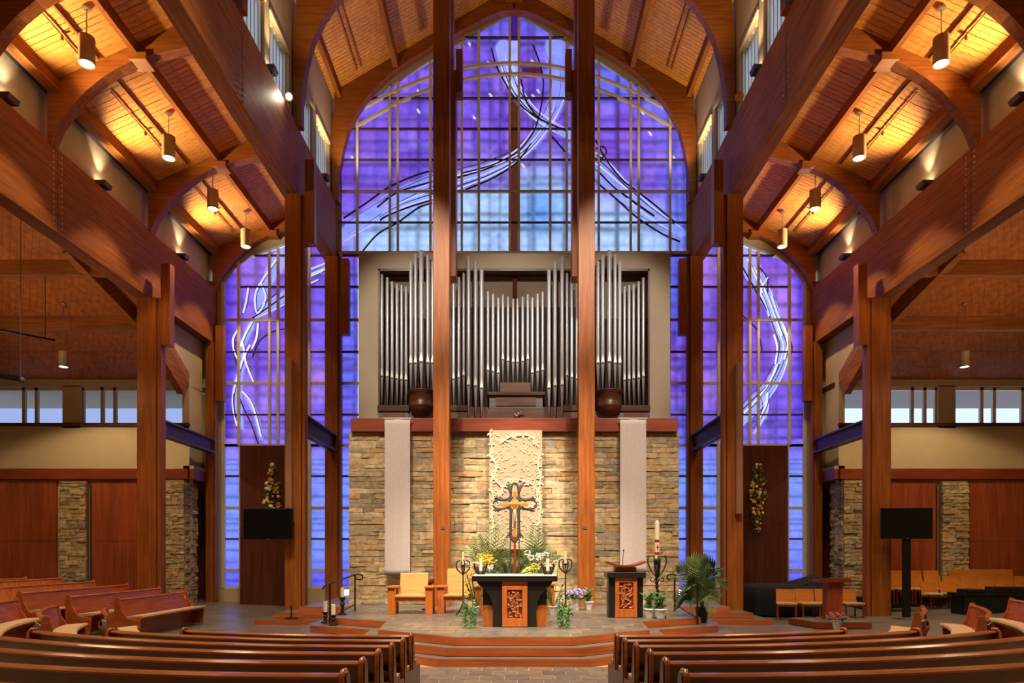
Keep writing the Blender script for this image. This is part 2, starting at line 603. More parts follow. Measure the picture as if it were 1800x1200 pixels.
# stained glass lit from outside: its own colour per pane point
m, nt, b = new_mat('stained_glass')
N, L = nt.nodes, nt.links
a = N.new('ShaderNodeAttribute')
a.attribute_name = 'glass'
nz = N.new('ShaderNodeTexNoise')
nz.inputs['Scale'].default_value = 3.5
nz.inputs['Detail'].default_value = 4
g = N.new('ShaderNodeNewGeometry')
L.new(g.outputs['Position'], nz.inputs['Vector'])
mr = N.new('ShaderNodeMapRange')
mr.inputs[1].default_value, mr.inputs[2].default_value = 0.3, 0.7
mr.inputs[3].default_value, mr.inputs[4].default_value = 0.84 * GLASS_STRENGTH, 1.16 * GLASS_STRENGTH
L.new(nz.outputs['Fac'], mr.inputs[0])
L.new(a.outputs['Color'], b.inputs['Emission Color'])
L.new(mr.outputs[0], b.inputs['Emission Strength'])
b.inputs['Base Color'].default_value = (0.02, 0.02, 0.03, 1)
b.inputs['Roughness'].default_value = 0.25
M['stained'] = m
M['streak'] = emit('pale_glass_streak', rgb(206, 218, 255), 0.95)
# ------------------------------------------------------------------ the shell of the church
FRAMES = [2.8, 7.0, 11.2, 15.4, 19.6, 23.8]
YB, YF = -6.0, 24.3            # rear wall behind the camera, glass wall in front
XI, XO = 6.2, 10.4             # nave faces of the inner and outer beams


def z(zr):
    return zr + H


def fan_r(x, y):
    return math.hypot(max(abs(x) - 1.3, 0.0), y - 16.2)


def floor_z(x, y):
    return min(0.5, 0.054 * max(0.0, fan_r(x, y) - 7.6))


def make_floor():
    mb = MB()
    nx, ny = 73, 62
    for j in range(ny):
        for i in range(nx):
            x, y = -18 + 36 * i / (nx - 1), YB + (YF + 0.2 - YB) * j / (ny - 1)
            mb.v.append((x, y, floor_z(x, y)))
    for j in range(ny - 1):
        for i in range(nx - 1):
            a = j * nx + i
            mb.f.append((a, a + 1, a + nx + 1, a + nx))
    o = mb.build('floor', M['slate'])
    return tag(o, 'grey slate floor of the church in front of the steps', 'floor', kind='structure')


floor = make_floor()

# slate tiles that can be told apart in the centre aisle
tile_mb = MB()
tile_mb.box(-0.5, 0.5, -0.5, 0.5, -1, 0)
tile_me = tile_mb.mesh('tile', M['tile'])
grout = MB()
grout.box(-1.9, 1.9, 8.9, 11.6, -0.02, 0.003)
grout.build('grout', M['grout'], floor)
n_row = 0
y = 8.95
while y < 11.1:
    x = -1.85 + (0.19 if n_row % 2 else 0)
    while x < 1.75:
        w = 0.38
        link('tile', tile_me, floor, loc=(x + w / 2, y + 0.19, 0.010 + rng.uniform(-0.001, 0.001)), scale=(w - 0.012, 0.368, 0.03))
        x += w
    y += 0.38
    n_row += 1

# ---- nave roof
EAVE, SLOPE = 16.05, 0.585


def roof_nave(x):
    return EAVE + SLOPE * (XI - abs(x))


def roof_aisle(x):
    return 10.65 + 0.45 * (10.2 - abs(x))


for s in (-1, 1):
    mb = MB()
    xs = [0, 6.9]
    a = [(0, z(roof_nave(0)) + 0.06), (s * 6.9, z(roof_nave(6.9)) + 0.06), (s * 6.9, z(roof_nave(6.9)) + 0.3), (0, z(roof_nave(0)) + 0.3)]
    mb.prism(a, 'y', YB, YF)
    o = mb.build('ceiling', M['dark'])
    tag(o, 'pine boarded nave ceiling, %s slope beside the ridge' % SIDE[s], 'ceiling', kind='structure')
    pk = MB()
    y = 7.0
    while y < 24.1:
        y1 = y + 0.132
        p0, p1 = (s * 0.02, z(roof_nave(0))), (s * 6.5, z(roof_nave(6.5)))
        pk.prism([p0, p1, (p1[0], p1[1] + 0.05), (p0[0], p0[1] + 0.05)], 'y', y, y1)
        y += 0.145
    pk.build('board', M['plank'], o, kind='stuff')
    # purlins and slim battens along the nave
    for xp, w, h in ((4.1, 0.16, 0.42), (6.05, 0.14, 0.30), (2.2, 0.16, 0.42), (0.15, 0.3, 0.5)):
        mb = MB()
        zz = z(roof_nave(xp))
        mb.box(s * (xp - w / 2), s * (xp + w / 2), 7.0, 23.9, zz - h, zz + 0.02)
        mb.build('purlin', M['beam_y'], o)
    for xp in (5.35, 5.2, 3.15, 3.0):
        mb = MB()
        zz = z(roof_nave(xp))
        mb.box(s * (xp - 0.025), s * (xp + 0.025), 19.9, 23.2, zz - 0.07, zz + 0.02)
        mb.build('batten', M['post'], o)

# ---- nave arches
INTR = [(6.06, 12.25), (6.06, 12.9), (6.02, 13.4), (5.92, 14.0), (5.73, 14.72), (5.45, 15.28), (5.13, 15.77), (4.67, 16.29), (4.16, 16.75), (3.52, 17.18),
        (2.85, 17.58), (1.86, 18.12), (0.9, 18.62), (0.45, 18.8), (0, 18.85)]
for Yf, word in ((11.2, 'nearest to the pews'), (15.4, 'over the altar steps'), (19.6, 'above the altar and organ'), (23.75, 'framing the stained glass')):
    t = thing('nave_arch', 'pointed laminated wood roof arch %s' % word, 'arch', (0, Yf, z(12.25)), group='pointed arches of the nave roof')
    for s in (-1, 1):
        inn = [(s * p[0], z(p[1])) for p in INTR]
        outp = []
        for p in INTR:
            if p[1] < 15.0:
                outp.append((s * 6.3, z(p[1])))
            else:
                f = (p[1] - 15.0) / (18.85 - 15.0)
                xx = 6.3 * (1 - f) if f < 1 else 0
                xx = min(6.3, p[0] + 0.15) if p[1] > 16.5 else 6.3 - (6.3 - p[0] - 0.15) * (p[1] - 15.0) / 1.6 if p[1] < 16.6 else p[0]
                outp.append((s * xx, z(roof_nave(xx)) + 0.02))
        mb = MB()
        mb.strip(inn, outp, Yf - 0.14, Yf + 0.14)
        mb.build('rafter', M['beam_x'], t)

# ---- long beams over the column rows
for s in (-1, 1):
    for nm, xf, z0, z1, th, row in (('inner', XI, 10.27, 12.28, 0.42, 'beside the nave'), ('outer', XO, 7.33, 9.27, 0.40, 'over the outer columns')):
        t = thing('long_beam', '%s deep laminated beam running along the church %s' % (SIDE[s], row), 'beam', (s * xf, 9, z(z0)), group='long beams over the columns')
        mb = MB()
        cuts = [YB, 7.0, 15.55, YF]
        for a, b in zip(cuts[:-1], cuts[1:]):
            mb2 = MB()
            mb2.box(s * xf, s * (xf + th), a + 0.006, b - 0.006, z(z0), z(z1))
            mb2.build('beam_length', M['beam_y'], t, bev=0.012)
        # steel splice with bolts at the joint
        bt = MB()
        for k in range(14):
            for dy in (-0.14, 0.14):
                zz = z(z0) + 0.15 + (z1 - z0 - 0.3) * k / 13
                bt.box(s * (xf - 0.012), s * xf, 15.55 + dy - 0.018, 15.55 + dy + 0.018, zz - 0.018, zz + 0.018)
        bt.build('bolt', M['metal'], t, kind='stuff')

# ---- columns
def column(s, x0, x1, Yc, zr_top, base, label, dep=0.36, plate=None):
    t = thing('wood_column', label, 'column', (s * (x0 + x1) / 2, Yc + dep / 2, base), group='timber columns')
    mb = MB()
    wsub = (x1 - x0) * 0.82
    mb.box(s * (x1 - wsub), s * x1, Yc, Yc + dep, base, z(zr_top))
    mb.build('shaft', M['post'], t, bev=0.012)
    mb = MB()
    mb.box(s * x0, s * (x1 - wsub - 0.015), Yc + 0.05, Yc + dep - 0.03, base, z(zr_top))
    mb.build('side_member', M['post'], t, bev=0.01)
    if plate:
        mb = MB()
        mb.box(s * (x0 - 0.27), s * (x0 - 0.005), Yc + 0.02, Yc + 0.30, z(plate[0]), z(plate[1]))
        mb.build('side_plate', M['post'], t, bev=0.012)
    return t


for s in (-1, 1):
    column(s, 5.96, 6.52, 19.4, 10.27, 0.0, '%s tall timber column in front, beside the chancel steps' % SIDE[s], plate=(8.87, 11.25))
    column(s, 5.96, 6.50, 23.45, 10.27, 0.0, '%s rear timber column against the tall stained glass' % SIDE[s], dep=0.3, plate=(7.6, 10.2))
    column(s, 10.06, 10.72, 19.4, 7.33, 0.05, '%s outer timber column at the side seating' % SIDE[s], plate=(5.97, 8.3))
    column(s, 10.28, 10.60, 23.45, 7.33, 0.05, '%s rear outer timber column at the edge of the glass' % SIDE[s], dep=0.3, plate=(5.3, 7.9))
    # the slender columns that stand before the organ
    t = thing('wood_column', '%s full height timber column in front of the organ' % SIDE[s], 'column', (s * 1.95, 18.5, 0.45), group='columns before the organ')
    mb = MB()
    mb.box(s * 1.73, s * 2.17, 18.3, 18.72, 0.45, z(18.1))
    mb.build('shaft', M['post'], t, bev=0.012)
    mb = MB()
    mb.box(s * 1.62, s * 2.08, 19.0, 19.5, z(7.75), z(13.5))
    mb.box(s * 1.70, s * 2.08, 19.0, 19.5, z(13.5), z(18.2))
    mb.build('rear_member', M['post'], t, bev=0.012)
    mb = MB()
    mb.box(s * 1.44, s * 1.62, 19.02, 19.4, z(12.9), z(14.1))
    mb.build('bracket', M['post'], t, bev=0.012)
    mb = MB()
    mb.box(s * 1.85, s * 1.95, 18.28, 18.31, 2.55, 2.63)
    mb.build('bolt_plate', M['metal'], t)

# ---- clerestory walls of the nave with their windows
WIN_N = [10]


def next_window():
    WIN_N[0] += 1
    return WIN_N[0]


for s in (-1, 1):
    mb = MB()
    zt, zs, zh = z(16.4), z(12.42), z(14.1)
    xa, xb = s * 6.34, s * 6.58
    mb.box(xa, xb, YB, YF, zh, zt)
    mb.box(xa, xb, YB, YF, z(12.2), zs)
    spans = []
    for f in FRAMES[1:-1]:
        spans += [(f + 0.55, f + 1.95), (f + 2.3, f + 3.8)]
    prev = YB
    for a, b in spans:
        mb.box(xa, xb, prev, a, zs, zh)
        prev = b
    mb.box(xa, xb, prev, YF, zs, zh)
    w = mb.build('wall_%s' % SIDE[s], M['cream'])
    tag(w, '%s cream clerestory wall high above the nave beam' % SIDE[s], 'wall', kind='structure')
    for i, (a, b) in enumerate(spans):
        if b < 11: continue
        t = thing('window_%d' % next_window(), '%s clerestory window, %s counting from the altar end' % (SIDE[s], ['sixth', 'fifth', 'fourth', 'third', 'second', 'first'][i - 2]), 'window',
                  (s * 6.46, (a + b) / 2, zs), kind='structure', group='clerestory windows')
        fr = MB()
        xw0, xw1 = s * 6.42, s * 6.50
        fr.box(xw0, xw1, a, a + 0.05, zs, zh)
        fr.box(xw0, xw1, b - 0.05, b, zs, zh)
        fr.box(xw0, xw1, a, b, zs, zs + 0.05)
        fr.box(xw0, xw1, a, b, zh - 0.05, zh)
        fr.build('window_frame', M['mullion'], t)
        for k in range(1, 6):
            yy = a + (b - a) * k / 6
            q = MB()
            q.box(xw0, xw1, yy - 0.022, yy + 0.022, zs + 0.05, zh - 0.05)
            q.build('mullion', M['metal'], t)
        for k in range(6):
            q = MB()
            y0 = a + (b - a) * k / 6
            q.box(s * 6.455, s * 6.465, y0 + 0.02, y0 + (b - a) / 6 - 0.02, zs + 0.04, zh - 0.04)
            q.build('pane', M['pane'], t)
        sl = MB()
        sl.box(s * 6.30, s * 6.42, a - 0.05, b + 0.05, zh - 0.01, zh + 0.07)
        sl.build('head_trim', M['cream'], t)

# ---- aisle roofs
plank_me = {}
for s in (-1, 1):
    mb = MB()
    p = [(s * 6.55, z(roof_aisle(6.55)) + 0.06), (s * 10.9, z(roof_aisle(10.9)) + 0.06), (s * 10.9, z(roof_aisle(10.9)) + 0.3), (s * 6.55, z(roof_aisle(6.55)) + 0.3)]
    mb.prism(p, 'y', YB, YF)
    o = mb.build('ceiling', M['dark'])
    tag(o, 'pine boarded lean-to ceiling over the %s aisle' % SIDE[s], 'ceiling', kind='structure')
    pm = MB()
    p0, p1 = (s * 6.58, z(roof_aisle(6.58))), (s * 10.5, z(roof_aisle(10.5)))
    pm.prism([p0, p1, (p1[0], p1[1] + 0.05), (p0[0], p0[1] + 0.05)], 'y', -0.066, 0.066)
    me = pm.mesh('board', M['plank'])
    stuff = MB()
    k = 0
    y = 7.0
    while y < 24.0:
        if 11.3 < y < 19.6:
            link('board', me, o, loc=(0, y, rng.uniform(-0.006, 0.006)))
        else:
            stuff.prism([p0, p1, (p1[0], p1[1] + 0.05), (p0[0], p0[1] + 0.05)], 'y', y - 0.066, y + 0.066)
        y += 0.145
    stuff.build('board', M['plank'], o, kind='stuff')
    mb = MB()
    mb.box(s * 8.40, s * 8.52, 7, 23.7, z(11.18), z(11.46))
    mb.build('purlin', M['beam_y'], o)
    mb = MB()
    mb.box(s * 10.17, s * 10.42, 7, 23.7, z(10.36), z(10.70))
    mb.build('eave_beam', M['beam_y'], o)
    for ya, yb in ((13.5, 15.2), (15.9, 19.3), (20.0, 23.4)):
        q = MB()
        q.box(s * 9.225, s * 9.275, ya, yb, z(roof_aisle(9.25)) - 0.06, z(roof_aisle(9.25)) + 0.01)
        q.build('batten', M['beam_y'], o)
        q = MB()
        q.tube([(s * 9.5, ya + 0.2, z(roof_aisle(9.5)) - 0.05), (s * 9.5, yb - 0.3, z(roof_aisle(9.5)) - 0.05)], 0.018, 8)
        q.tube([(s * 9.5, (ya + yb) / 2, z(roof_aisle(9.5)) - 0.05), (s * 9.5, (ya + yb) / 2, z(roof_aisle(9.5)) - 0.16)], 0.03, 8)
        q.build('sprinkler_pipe', M['post'], o)
        q = MB()
        q.tube([(s * 6.95, ya + 0.2, z(roof_aisle(6.95)) - 0.05), (s * 6.95, yb - 0.3, z(roof_aisle(6.95)) - 0.05)], 0.018, 8)
        q.build('sprinkler_pipe', M['post'], o)
    # cream strip of wall above the outer beam
    mb = MB()
    mb.box(s * 10.66, s * 10.8, YB, YF, z(9.275), z(10.55))
    w = mb.build('wall_%s' % SIDE[s], M['cream'])
    tag(w, '%s cream wall strip above the outer beam, washed by uplights' % SIDE[s], 'wall', kind='structure')

# ---- half arches bridging the aisles
AIN = [(10.38, 9.2), (10.2, 9.62), (9.89, 10.04), (9.55, 10.40), (9.2, 10.68), (8.85, 10.90), (8.52, 11.05), (8.1, 11.19), (7.75, 11.27), (7.3, 11.36), (6.95, 11.40), (6.6, 11.41)]
for s in (-1, 1):
    for Yf, word in ((7.0, 'behind the pews'), (13.27, 'nearest one in view'), (15.4, 'second one in view'), (19.6, 'third one in view'), (23.75, 'around the aisle glass')):
        t = thing('aisle_arch', '%s curved timber half arch across the aisle, %s' % (SIDE[s], word), 'arch', (s * 10.3, Yf, z(9.2)), group='half arches of the aisles')
        inn = [(s * p[0], z(p[1])) for p in AIN]
        outp = [(s * 10.44, z(9.2)), (s * 10.44, z(9.9)), (s * 10.44, z(roof_aisle(10.44)))] + \
               [(s * (p[0] + 0.35 * (1 - i / 12)), z(roof_aisle(p[0] + 0.35 * (1 - i / 12)))) for i, p in enumerate(AIN)][3:]
        mb = MB()
        mb.strip(inn, outp, Yf - 0.13, Yf + 0.13)
        mb.build('arch_rib', M['beam_x'], t)
        mb = MB()
        mb.box(s * 8.2, s * 8.6, Yf - 0.2, Yf + 0.2, z(11.04), z(11.2))
        mb.build('purlin_seat', M['beam_x'], t)

# ---- outer aisles: ceiling that falls to the front wall
def out_zr(Y):
    return 5.8 + 0.6 * (22.6 - Y)


for s in (-1, 1):
    mb = MB()
    ya, yb = 16.0, 22.75
    pts = [(yb, z(out_zr(yb))), (ya, z(out_zr(ya))), (YB, z(out_zr(ya))), (YB, z(out_zr(ya)) + 0.2), (ya, z(out_zr(ya)) + 0.2), (yb, z(out_zr(yb)) + 0.2)]
    mb.prism(pts, 'x', s * 10.75, s * 18.2)
    o = mb.build('ceiling', M['ceil_l'] if s < 0 else M['ceil_r'])
    tag(o, 'diagonally boarded wood ceiling of the %s outer aisle' % SIDE[s], 'ceiling', kind='structure')
    for Yp in (20.47, 18.85):
        q = MB()
        zz = z(out_zr(Yp))
        q.box(s * 10.85, s * 18, Yp - 0.1, Yp + 0.1, zz - 0.36, zz + 0.05)
        q.build('purlin', M['beam_x'], o)
    q = MB()
    q.beam((s * 10.95, 21.1, z(out_zr(21.1)) - 0.15), (s * 11.95, 18.3, z(out_zr(18.3)) - 0.15), 0.25, 0.42)
    q.build('hip_beam', M['beam_x'], o)
    q = MB()
    q.beam((s * 10.86, 19.9, z(7.0)), (s * 10.86, 22.4, z(5.50)), 0.22, 0.62)
    q.build('edge_beam', M['beam_y'], o)
    # fine rod across the outer ceiling
    q = MB()
    q.tube([(s * 11.6, 21.3, z(out_zr(21.3)) - 0.25), (s * 17.5, 21.3, z(out_zr(21.3)) - 0.25)], 0.012, 6)
    q.build('tie_rod', M['post'], o)

# ---- frontal walls of the outer aisles (Y = 22.6)
YW = 22.6
WINX = {}
for s in (-1, 1):
    cr = MB()
    x0, x1 = 10.745, 18.2
    cr.box(s * x0, s * x1, YW, YW + 0.25, z(2.84), z(4.30))
    cr.box(s * x0, s * x1, YW, YW + 0.25, z(5.57), z(6.1))
    cr.box(s * x0, s * x1, YW + 0.04, YW + 0.25, -0.1, z(2.9))
    # piers between windows, taken from the photograph
    piers = [(10.75, 10.98), (14.35, 14.95), (17.6, 18.2)] if s < 0 else [(10.75, 10.95), (14.05, 14.62), (17.9, 18.2)]
    for a, b in piers:
        cr.box(s * a, s * b, YW, YW + 0.25, z(4.2), z(5.6))
    w = cr.build('wall_front_%s' % SIDE[s], M['cream'])
    tag(w, '%s cream front wall beyond the outer columns' % SIDE[s], 'wall', kind='structure')
    q = MB()
    q.box(s * x0, s * x1, YW - 0.08, YW + 0.06, z(4.26), z(4.36))
    q.build('sill', M['dark_panel'], w)
    q = MB()
    q.box(s * (x0 - 0.02), s * x1, YW - 0.16, YW + 0.06, z(2.49), z(2.84))
    q.build('trim_rail', M['trim'], w, bev=0.01)
    # wood panels
    px = (11.0, 13.95, 15.12, 18.1) if s < 0 else (11.0, 13.93, 15.05, 18.1)
    for (a, b, n) in ((px[0], px[1], 2), (px[2], px[3], 2)):
        for k in range(n):
            xa, xb = a + (b - a) * k / n, a + (b - a) * (k + 1) / n
            for zz0, zz1 in ((0.1, 2.3), (2.3, z(2.44))):
                q = MB()
                q.box(s * (xa + 0.004), s * (xb - 0.004), YW - 0.05, YW + 0.05, zz0 + 0.004, zz1 - 0.004)
                q.build('panel', M['panel'], w)
    q = MB()
    q.box(s * (px[1] + 0.02), s * (px[1] + 0.06), YW - 0.12, YW, 0.1, z(2.3))
    q.build('metal_edge', M['metal'], w)
    # windows
    mat = M['pane_gauze'] if s < 0 else M['pane']
    for (pa, pb) in zip(piers[:-1], piers[1:]):
        a, b = pa[1], pb[0]
        t = thing('window_%d' % next_window(), '%s aisle strip window %s' % (SIDE[s], 'next to the timber column' if a < 12 else 'towards the edge of the photo'), 'window',
                  (s * (a + b) / 2, YW + 0.15, z(4.3)), kind='structure', group='%s aisle windows' % SIDE[s])
        xs = [a]
        x = a
        k = 0
        while x < b - 0.5:
            x += (0.94, 0.42)[k % 2]
            xs.append(min(x, b))
            k += 1
        if xs[-1] < b: xs.append(b)
        for x in xs:
            q = MB()
            q.box(s * (x - 0.05), s * (x + 0.05), YW + 0.1, YW + 0.2, z(4.3), z(5.57))
            q.build('mullion', M['mullion'] if s > 0 else M['cream'], t)
        for xa, xb in zip(xs[:-1], xs[1:]):
            q = MB()
            q.box(s * (xa + 0.04), s * (xb - 0.04), YW + 0.145, YW + 0.155, z(4.32), z(5.55))
            q.build('pane', mat, t)
        q = MB()
        q.box(s * a, s * b, YW + 0.1, YW + 0.2, z(5.47), z(5.58))
        q.build('head', M['mullion'] if s > 0 else M['cream'], t)
    # roof overhang seen through the glass
    q = MB()
    q.box(s * 10.75, s * 20.5, YW + 0.26, YW + 3.6, z(5.62), z(5.8))
    so = q.build('wall_soffit', M['cream'] if s < 0 else M['dark_panel'])
    tag(so, '%s roof overhang outside the aisle windows' % SIDE[s], 'soffit', kind='structure')
    # return wall towards the glass, its lower edge following the outer ceiling
    q = MB()
    pts = [(19.9, z(7.4)), (19.9, z(out_zr(19.9)) - 0.1), (22.63, z(out_zr(22.6)) - 0.1), (22.63, z(2.75)), (23.6, z(2.75)), (23.6, z(7.4))]
    q.prism(pts, 'x', s * 10.76, s * 10.95)
    q.box(s * 10.75, s * 10.95, 23.95, 24.2, z(2.75), z(7.4))
    q.box(s * 10.75, s * 10.95, 23.6, 24.0, z(2.75), z(3.9))
    q.box(s * 10.75, s * 10.95, 23.6, 24.0, z(6.1), z(7.4))
    w2 = q.build('wall_return_%s' % SIDE[s], M['cream'])
    tag(w2, '%s white return wall between the outer columns' % SIDE[s], 'wall', kind='structure')
    q = MB()
    q.box(s * 10.84, s * 10.86, 23.62, 23.95, z(3.9), z(6.1))
    q.build('pane', M['pane'], w2)
    q = MB()
    q.box(s * 10.55, s * 10.76, YW - 0.1, 24.1, z(2.49), z(2.84))
    q.build('trim_rail', M['trim'], w2, bev=0.01)
    q = MB()
    q.box(s * 10.6, s * 10.95, YW, 24.1, z(2.84), z(2.95))
    q.build('ledge', M['cream'], w2)
    q = MB()
    q.box(s * 11.3, s * 11.4, YW + 0.2, 24.2, 0, z(2.8))
    q.box(s * 10.5, s * 11.4, 24.15, 24.2, 0, z(2.8))
    q.build('recess', M['dark_panel'], w2)
    q = MB()
    q.box(s * 10.62, s * 10.80, 23.9, 24.1, 0, z(2.5))
    q.build('jamb', M['cream'], w2)
    # outer and rear closing walls
    q = MB()
    q.box(s * 18.1, s * 18.3, YB, 23, -0.1, z(10))
    w3 = q.build('wall_side_%s' % SIDE[s], M['cream'])
    tag(w3, 'far %s side wall of the church' % SIDE[s], 'wall', kind='structure')
q = MB()
q.box(-18.3, 18.3, YB - 0.2, YB, -0.2, z(20))
tag(q.build('wall_rear', M['cream']), 'rear wall of the church behind the pews', 'wall', kind='structure')

# ---- steel ties between the columns
for s in (-1, 1):
    for X, lab in ((6.2, 'inner'), (10.4, 'outer')):
        t = thing('steel_tie', '%s %s steel I-beam joining front and rear columns' % (SIDE[s], lab), 'beam', (s * X, 21.5, z(3.6)), group='steel ties between columns')
        zt, zb = (4.12, 3.55) if X < 8 else (3.98, 3.5)
        q = MB()
        q.box(s * (X - 0.02), s * (X + 0.02), 19.76, 23.45, z(zb), z(zt))
        q.build('web', M['steel'], t)
        for za in (zb, zt - 0.05):
            q = MB()
            q.box(s * (X - 0.13), s * (X + 0.13), 19.76, 23.45, z(za), z(za + 0.05))
            q.build('flange', M['steel'], t)

# ---- dark veneer panels beside the chancel
for s in (-1, 1):
    t = thing('veneer_panel', '%s tall dark veneer panel with a hanging flower spray' % SIDE[s], 'panel', (s * 8.58, 23.3, 0.05), group='tall veneer panels')
    for a, b in ((7.82, 8.58), (8.58, 9.34)):
        for c, d in ((0.05, 2.9), (2.9, z(3.73))):
            q = MB()
            q.box(s * (a + 0.003), s * (b - 0.003), 23.27, 23.33, c + 0.003, d - 0.003)
            q.build('panel', M['dark_panel'], t)

# ---- front gable wall around the glass: cream margins
q = MB()
for s in (-1, 1):
    inn = [(s * 0.0, z(19.02)), (s * 1.9, z(17.95)), (s * 3.0, z(17.3)), (s * 4.0, z(16.63)), (s * 4.9, z(16.05)), (s * 6.15, z(15.2))]
    out = [(s * 0.0, z(19.9)), (s * 1.9, z(18.8)), (s * 3.0, z(18.2)), (s * 4.0, z(17.7)), (s * 4.9, z(17.2)), (s * 6.4, z(16.6))]
    q.strip(inn, out, 23.92, 24.12)
    q.box(s * 6.05, s * 6.35, 23.96, 24.12, 0, z(15.5))
    inn = [(s * 10.3, z(9.3)), (s * 9.8, z(10.05)), (s * 9.2, z(10.5)), (s * 8.6, z(10.72)), (s * 7.4, z(11.2)), (s * 6.3, z(11.6))]
    out = [(s * 10.8, z(10.4)), (s * 9.8, z(10.9)), (s * 9.2, z(11.2)), (s * 8.6, z(11.5)), (s * 7.4, z(12)), (s * 6.3, z(12.5))]
    q.strip(inn, out, 23.92, 24.12)
    q.box(s * 10.16, s * 10.8, 23.96, 24.12, 0, z(9.6))
    q.box(s * 6.05, s * 10.3, 23.96, 24.12, 0, z(-1.16))
q.box(-5.45, 5.45, 23.9, 24.1, 0, z(10.55))
q.build('wall_back', M['taupe'])
o = bpy.data.objects['wall_back']
tag(o, 'painted end wall that carries the stained glass', 'wall', kind='structure')
# ------------------------------------------------------------------ stained glass
YG = 24.0
PG = FOC / YG


def gx(px): return (px - XC) / PG
def gz(py): return H + (YC - py) / PG


def build_field(w, h):
    """colour of the glass in 2 px steps over the photograph's frame of the wall"""
    yy, xx = np.mgrid[0:h, 0:w]
    return xx * 2.0, yy * 2.0


GW, GH = 900, 600
FX, FY = build_field(GW, GH)


def smooth(t): return t * t * (3 - 2 * t)


def vnoise(sx, sy, seed, jit=0.3):
    r = np.random.default_rng(seed)
    gx_, gy_ = FX / sx, FY / sy
    n = r.random((int(1200 / sy) + 4, int(1800 / sx) + 4))
    ix, iy = gx_.astype(int), gy_.astype(int)
    tx, ty = smooth(gx_ - ix), smooth(gy_ - iy)
    return (n[iy, ix] * (1 - tx) + n[iy, ix + 1] * tx) * (1 - ty) + (n[iy + 1, ix] * (1 - tx) + n[iy + 1, ix + 1] * tx) * ty


def block(sx, sy, seed):
    """uneven plaid: value per block and closeness to the block edge"""
    r = np.random.default_rng(seed)
    xs = np.cumsum(r.uniform(0.5, 1.5, int(1800 / sx * 1.6)) * sx)
    ys = np.cumsum(r.uniform(0.5, 1.5, int(1200 / sy * 1.6)) * sy)
    wx = FX + 5 * (vnoise(60, 60, seed + 50) - 0.5)
    wy = FY + 5 * (vnoise(60, 60, seed + 51) - 0.5)
    ix = np.searchsorted(xs, wx)
    iy = np.searchsorted(ys, wy)
    n = r.random((len(ys) + 2, len(xs) + 2))
    ex = np.minimum(np.abs(wx - xs[np.clip(ix, 0, len(xs) - 1)]), np.abs(wx - xs[np.clip(ix - 1, 0, len(xs) - 1)]))
    ey = np.minimum(np.abs(wy - ys[np.clip(iy, 0, len(ys) - 1)]), np.abs(wy - ys[np.clip(iy - 1, 0, len(ys) - 1)]))
    return n[iy, ix], np.minimum(ex, ey), ex, ey


def mixc(a, b, t):
    return a + (np.array(b)[None, None, :] - a) * t[..., None]


col = np.zeros((GH, GW, 3))
col[:] = (118, 90, 228)
big = vnoise(150, 130, 1)
b1, e1, _, _ = block(42, 36, 2)
b2, e2, _, _ = block(26, 22, 3)
b3, e3, _, _ = block(70, 60, 4)
col = mixc(col, (116, 58, 204), np.clip((b1 - 0.45) * 1.3, 0, 0.9))
col = mixc(col, (158, 116, 238), np.clip((b2 - 0.42) * 1.2, 0, 0.65))
col = mixc(col, (88, 50, 190), np.clip((b3 - 0.62) * 1.4, 0, 0.6))
col = mixc(col, (92, 112, 250), np.clip((big - 0.5) * 2.2, 0, 0.8))
# light blue towards the foot of the middle light and lavender around it
dc = np.abs(FX - XC)
blue = smooth(np.clip((FY - 225 - np.clip(dc - 60, 0, 400) * 0.45) / 130, 0, 1)) * (FY < 450) * np.clip(1 - (dc - 250) / 70, 0, 1)
side = np.where((FX > XC) | (FY > 336), 1.0, 0.4)
bl = np.array([168, 204, 255])
col = mixc(col, bl, np.clip(blue * side * (0.9 + 0.4 * vnoise(60, 60, 9)), 0, 0.97))
spot_b = np.exp(-(((FX - 950) / 34) ** 2 + ((FY - 368) / 40) ** 2))
col = mixc(col, (84, 142, 236), spot_b * 0.8)
# aisle lights: lavender patches high up, blue lower down
aisle = (dc > 320)
av = vnoise(46, 52, 12)
col = mixc(col, (128, 84, 226), 0.55 * aisle)
col = mixc(col, (172, 124, 238), np.clip((av - 0.40) * 2.4, 0, 0.85) * aisle)
col = mixc(col, (104, 104, 246), np.clip((FY - 600) / 200, 0, 1) * 0.4 * (FY > 450))
col = mixc(col, (118, 150, 252), np.clip((FY - 770) / 60, 0, 1) * (0.62 + 0.4 * vnoise(300, 60, 15)))
col = mixc(col, (92, 84, 240), np.clip((FY - 965) / 50, 0, 1) * 0.8)
col = mixc(col, (70, 44, 205), np.exp(-((dc - 508) / 16) ** 2) * (FY < 770) * 0.8)
# soft plaid lines
for b_, e_, k in ((b1, e1, 0.26), (b2, e2, 0.10), (b3, e3, 0.2)):
    col *= (1 - k * np.where(FY > 782, 0.3, np.where(dc > 320, 0.7, 1.0)) * np.exp(-(e_ / 4.2) ** 2))[..., None]
fine = block(300, 17, 21)[3]
col *= (1 - 0.22 * np.exp(-(fine / 1.8) ** 2) * (FY > 700))[..., None]
# brown strip between the two middle mullions
strip = (np.abs(FX - 904) < 8)
col[strip & (FY > 165) & (FY < 450)] = (74, 36, 26)
col[strip & (FY < 72)] = (52, 24, 120)
col[strip & (FY >= 72) & (FY <= 165)] = (150, 160, 248)
rects = [((917, 118, 952, 137), (70, 22, 60))]
for (x0, y0, x1, y1), cc in rects:
    col[(FX > x0) & (FX < x1) & (FY > y0) & (FY < y1)] = cc


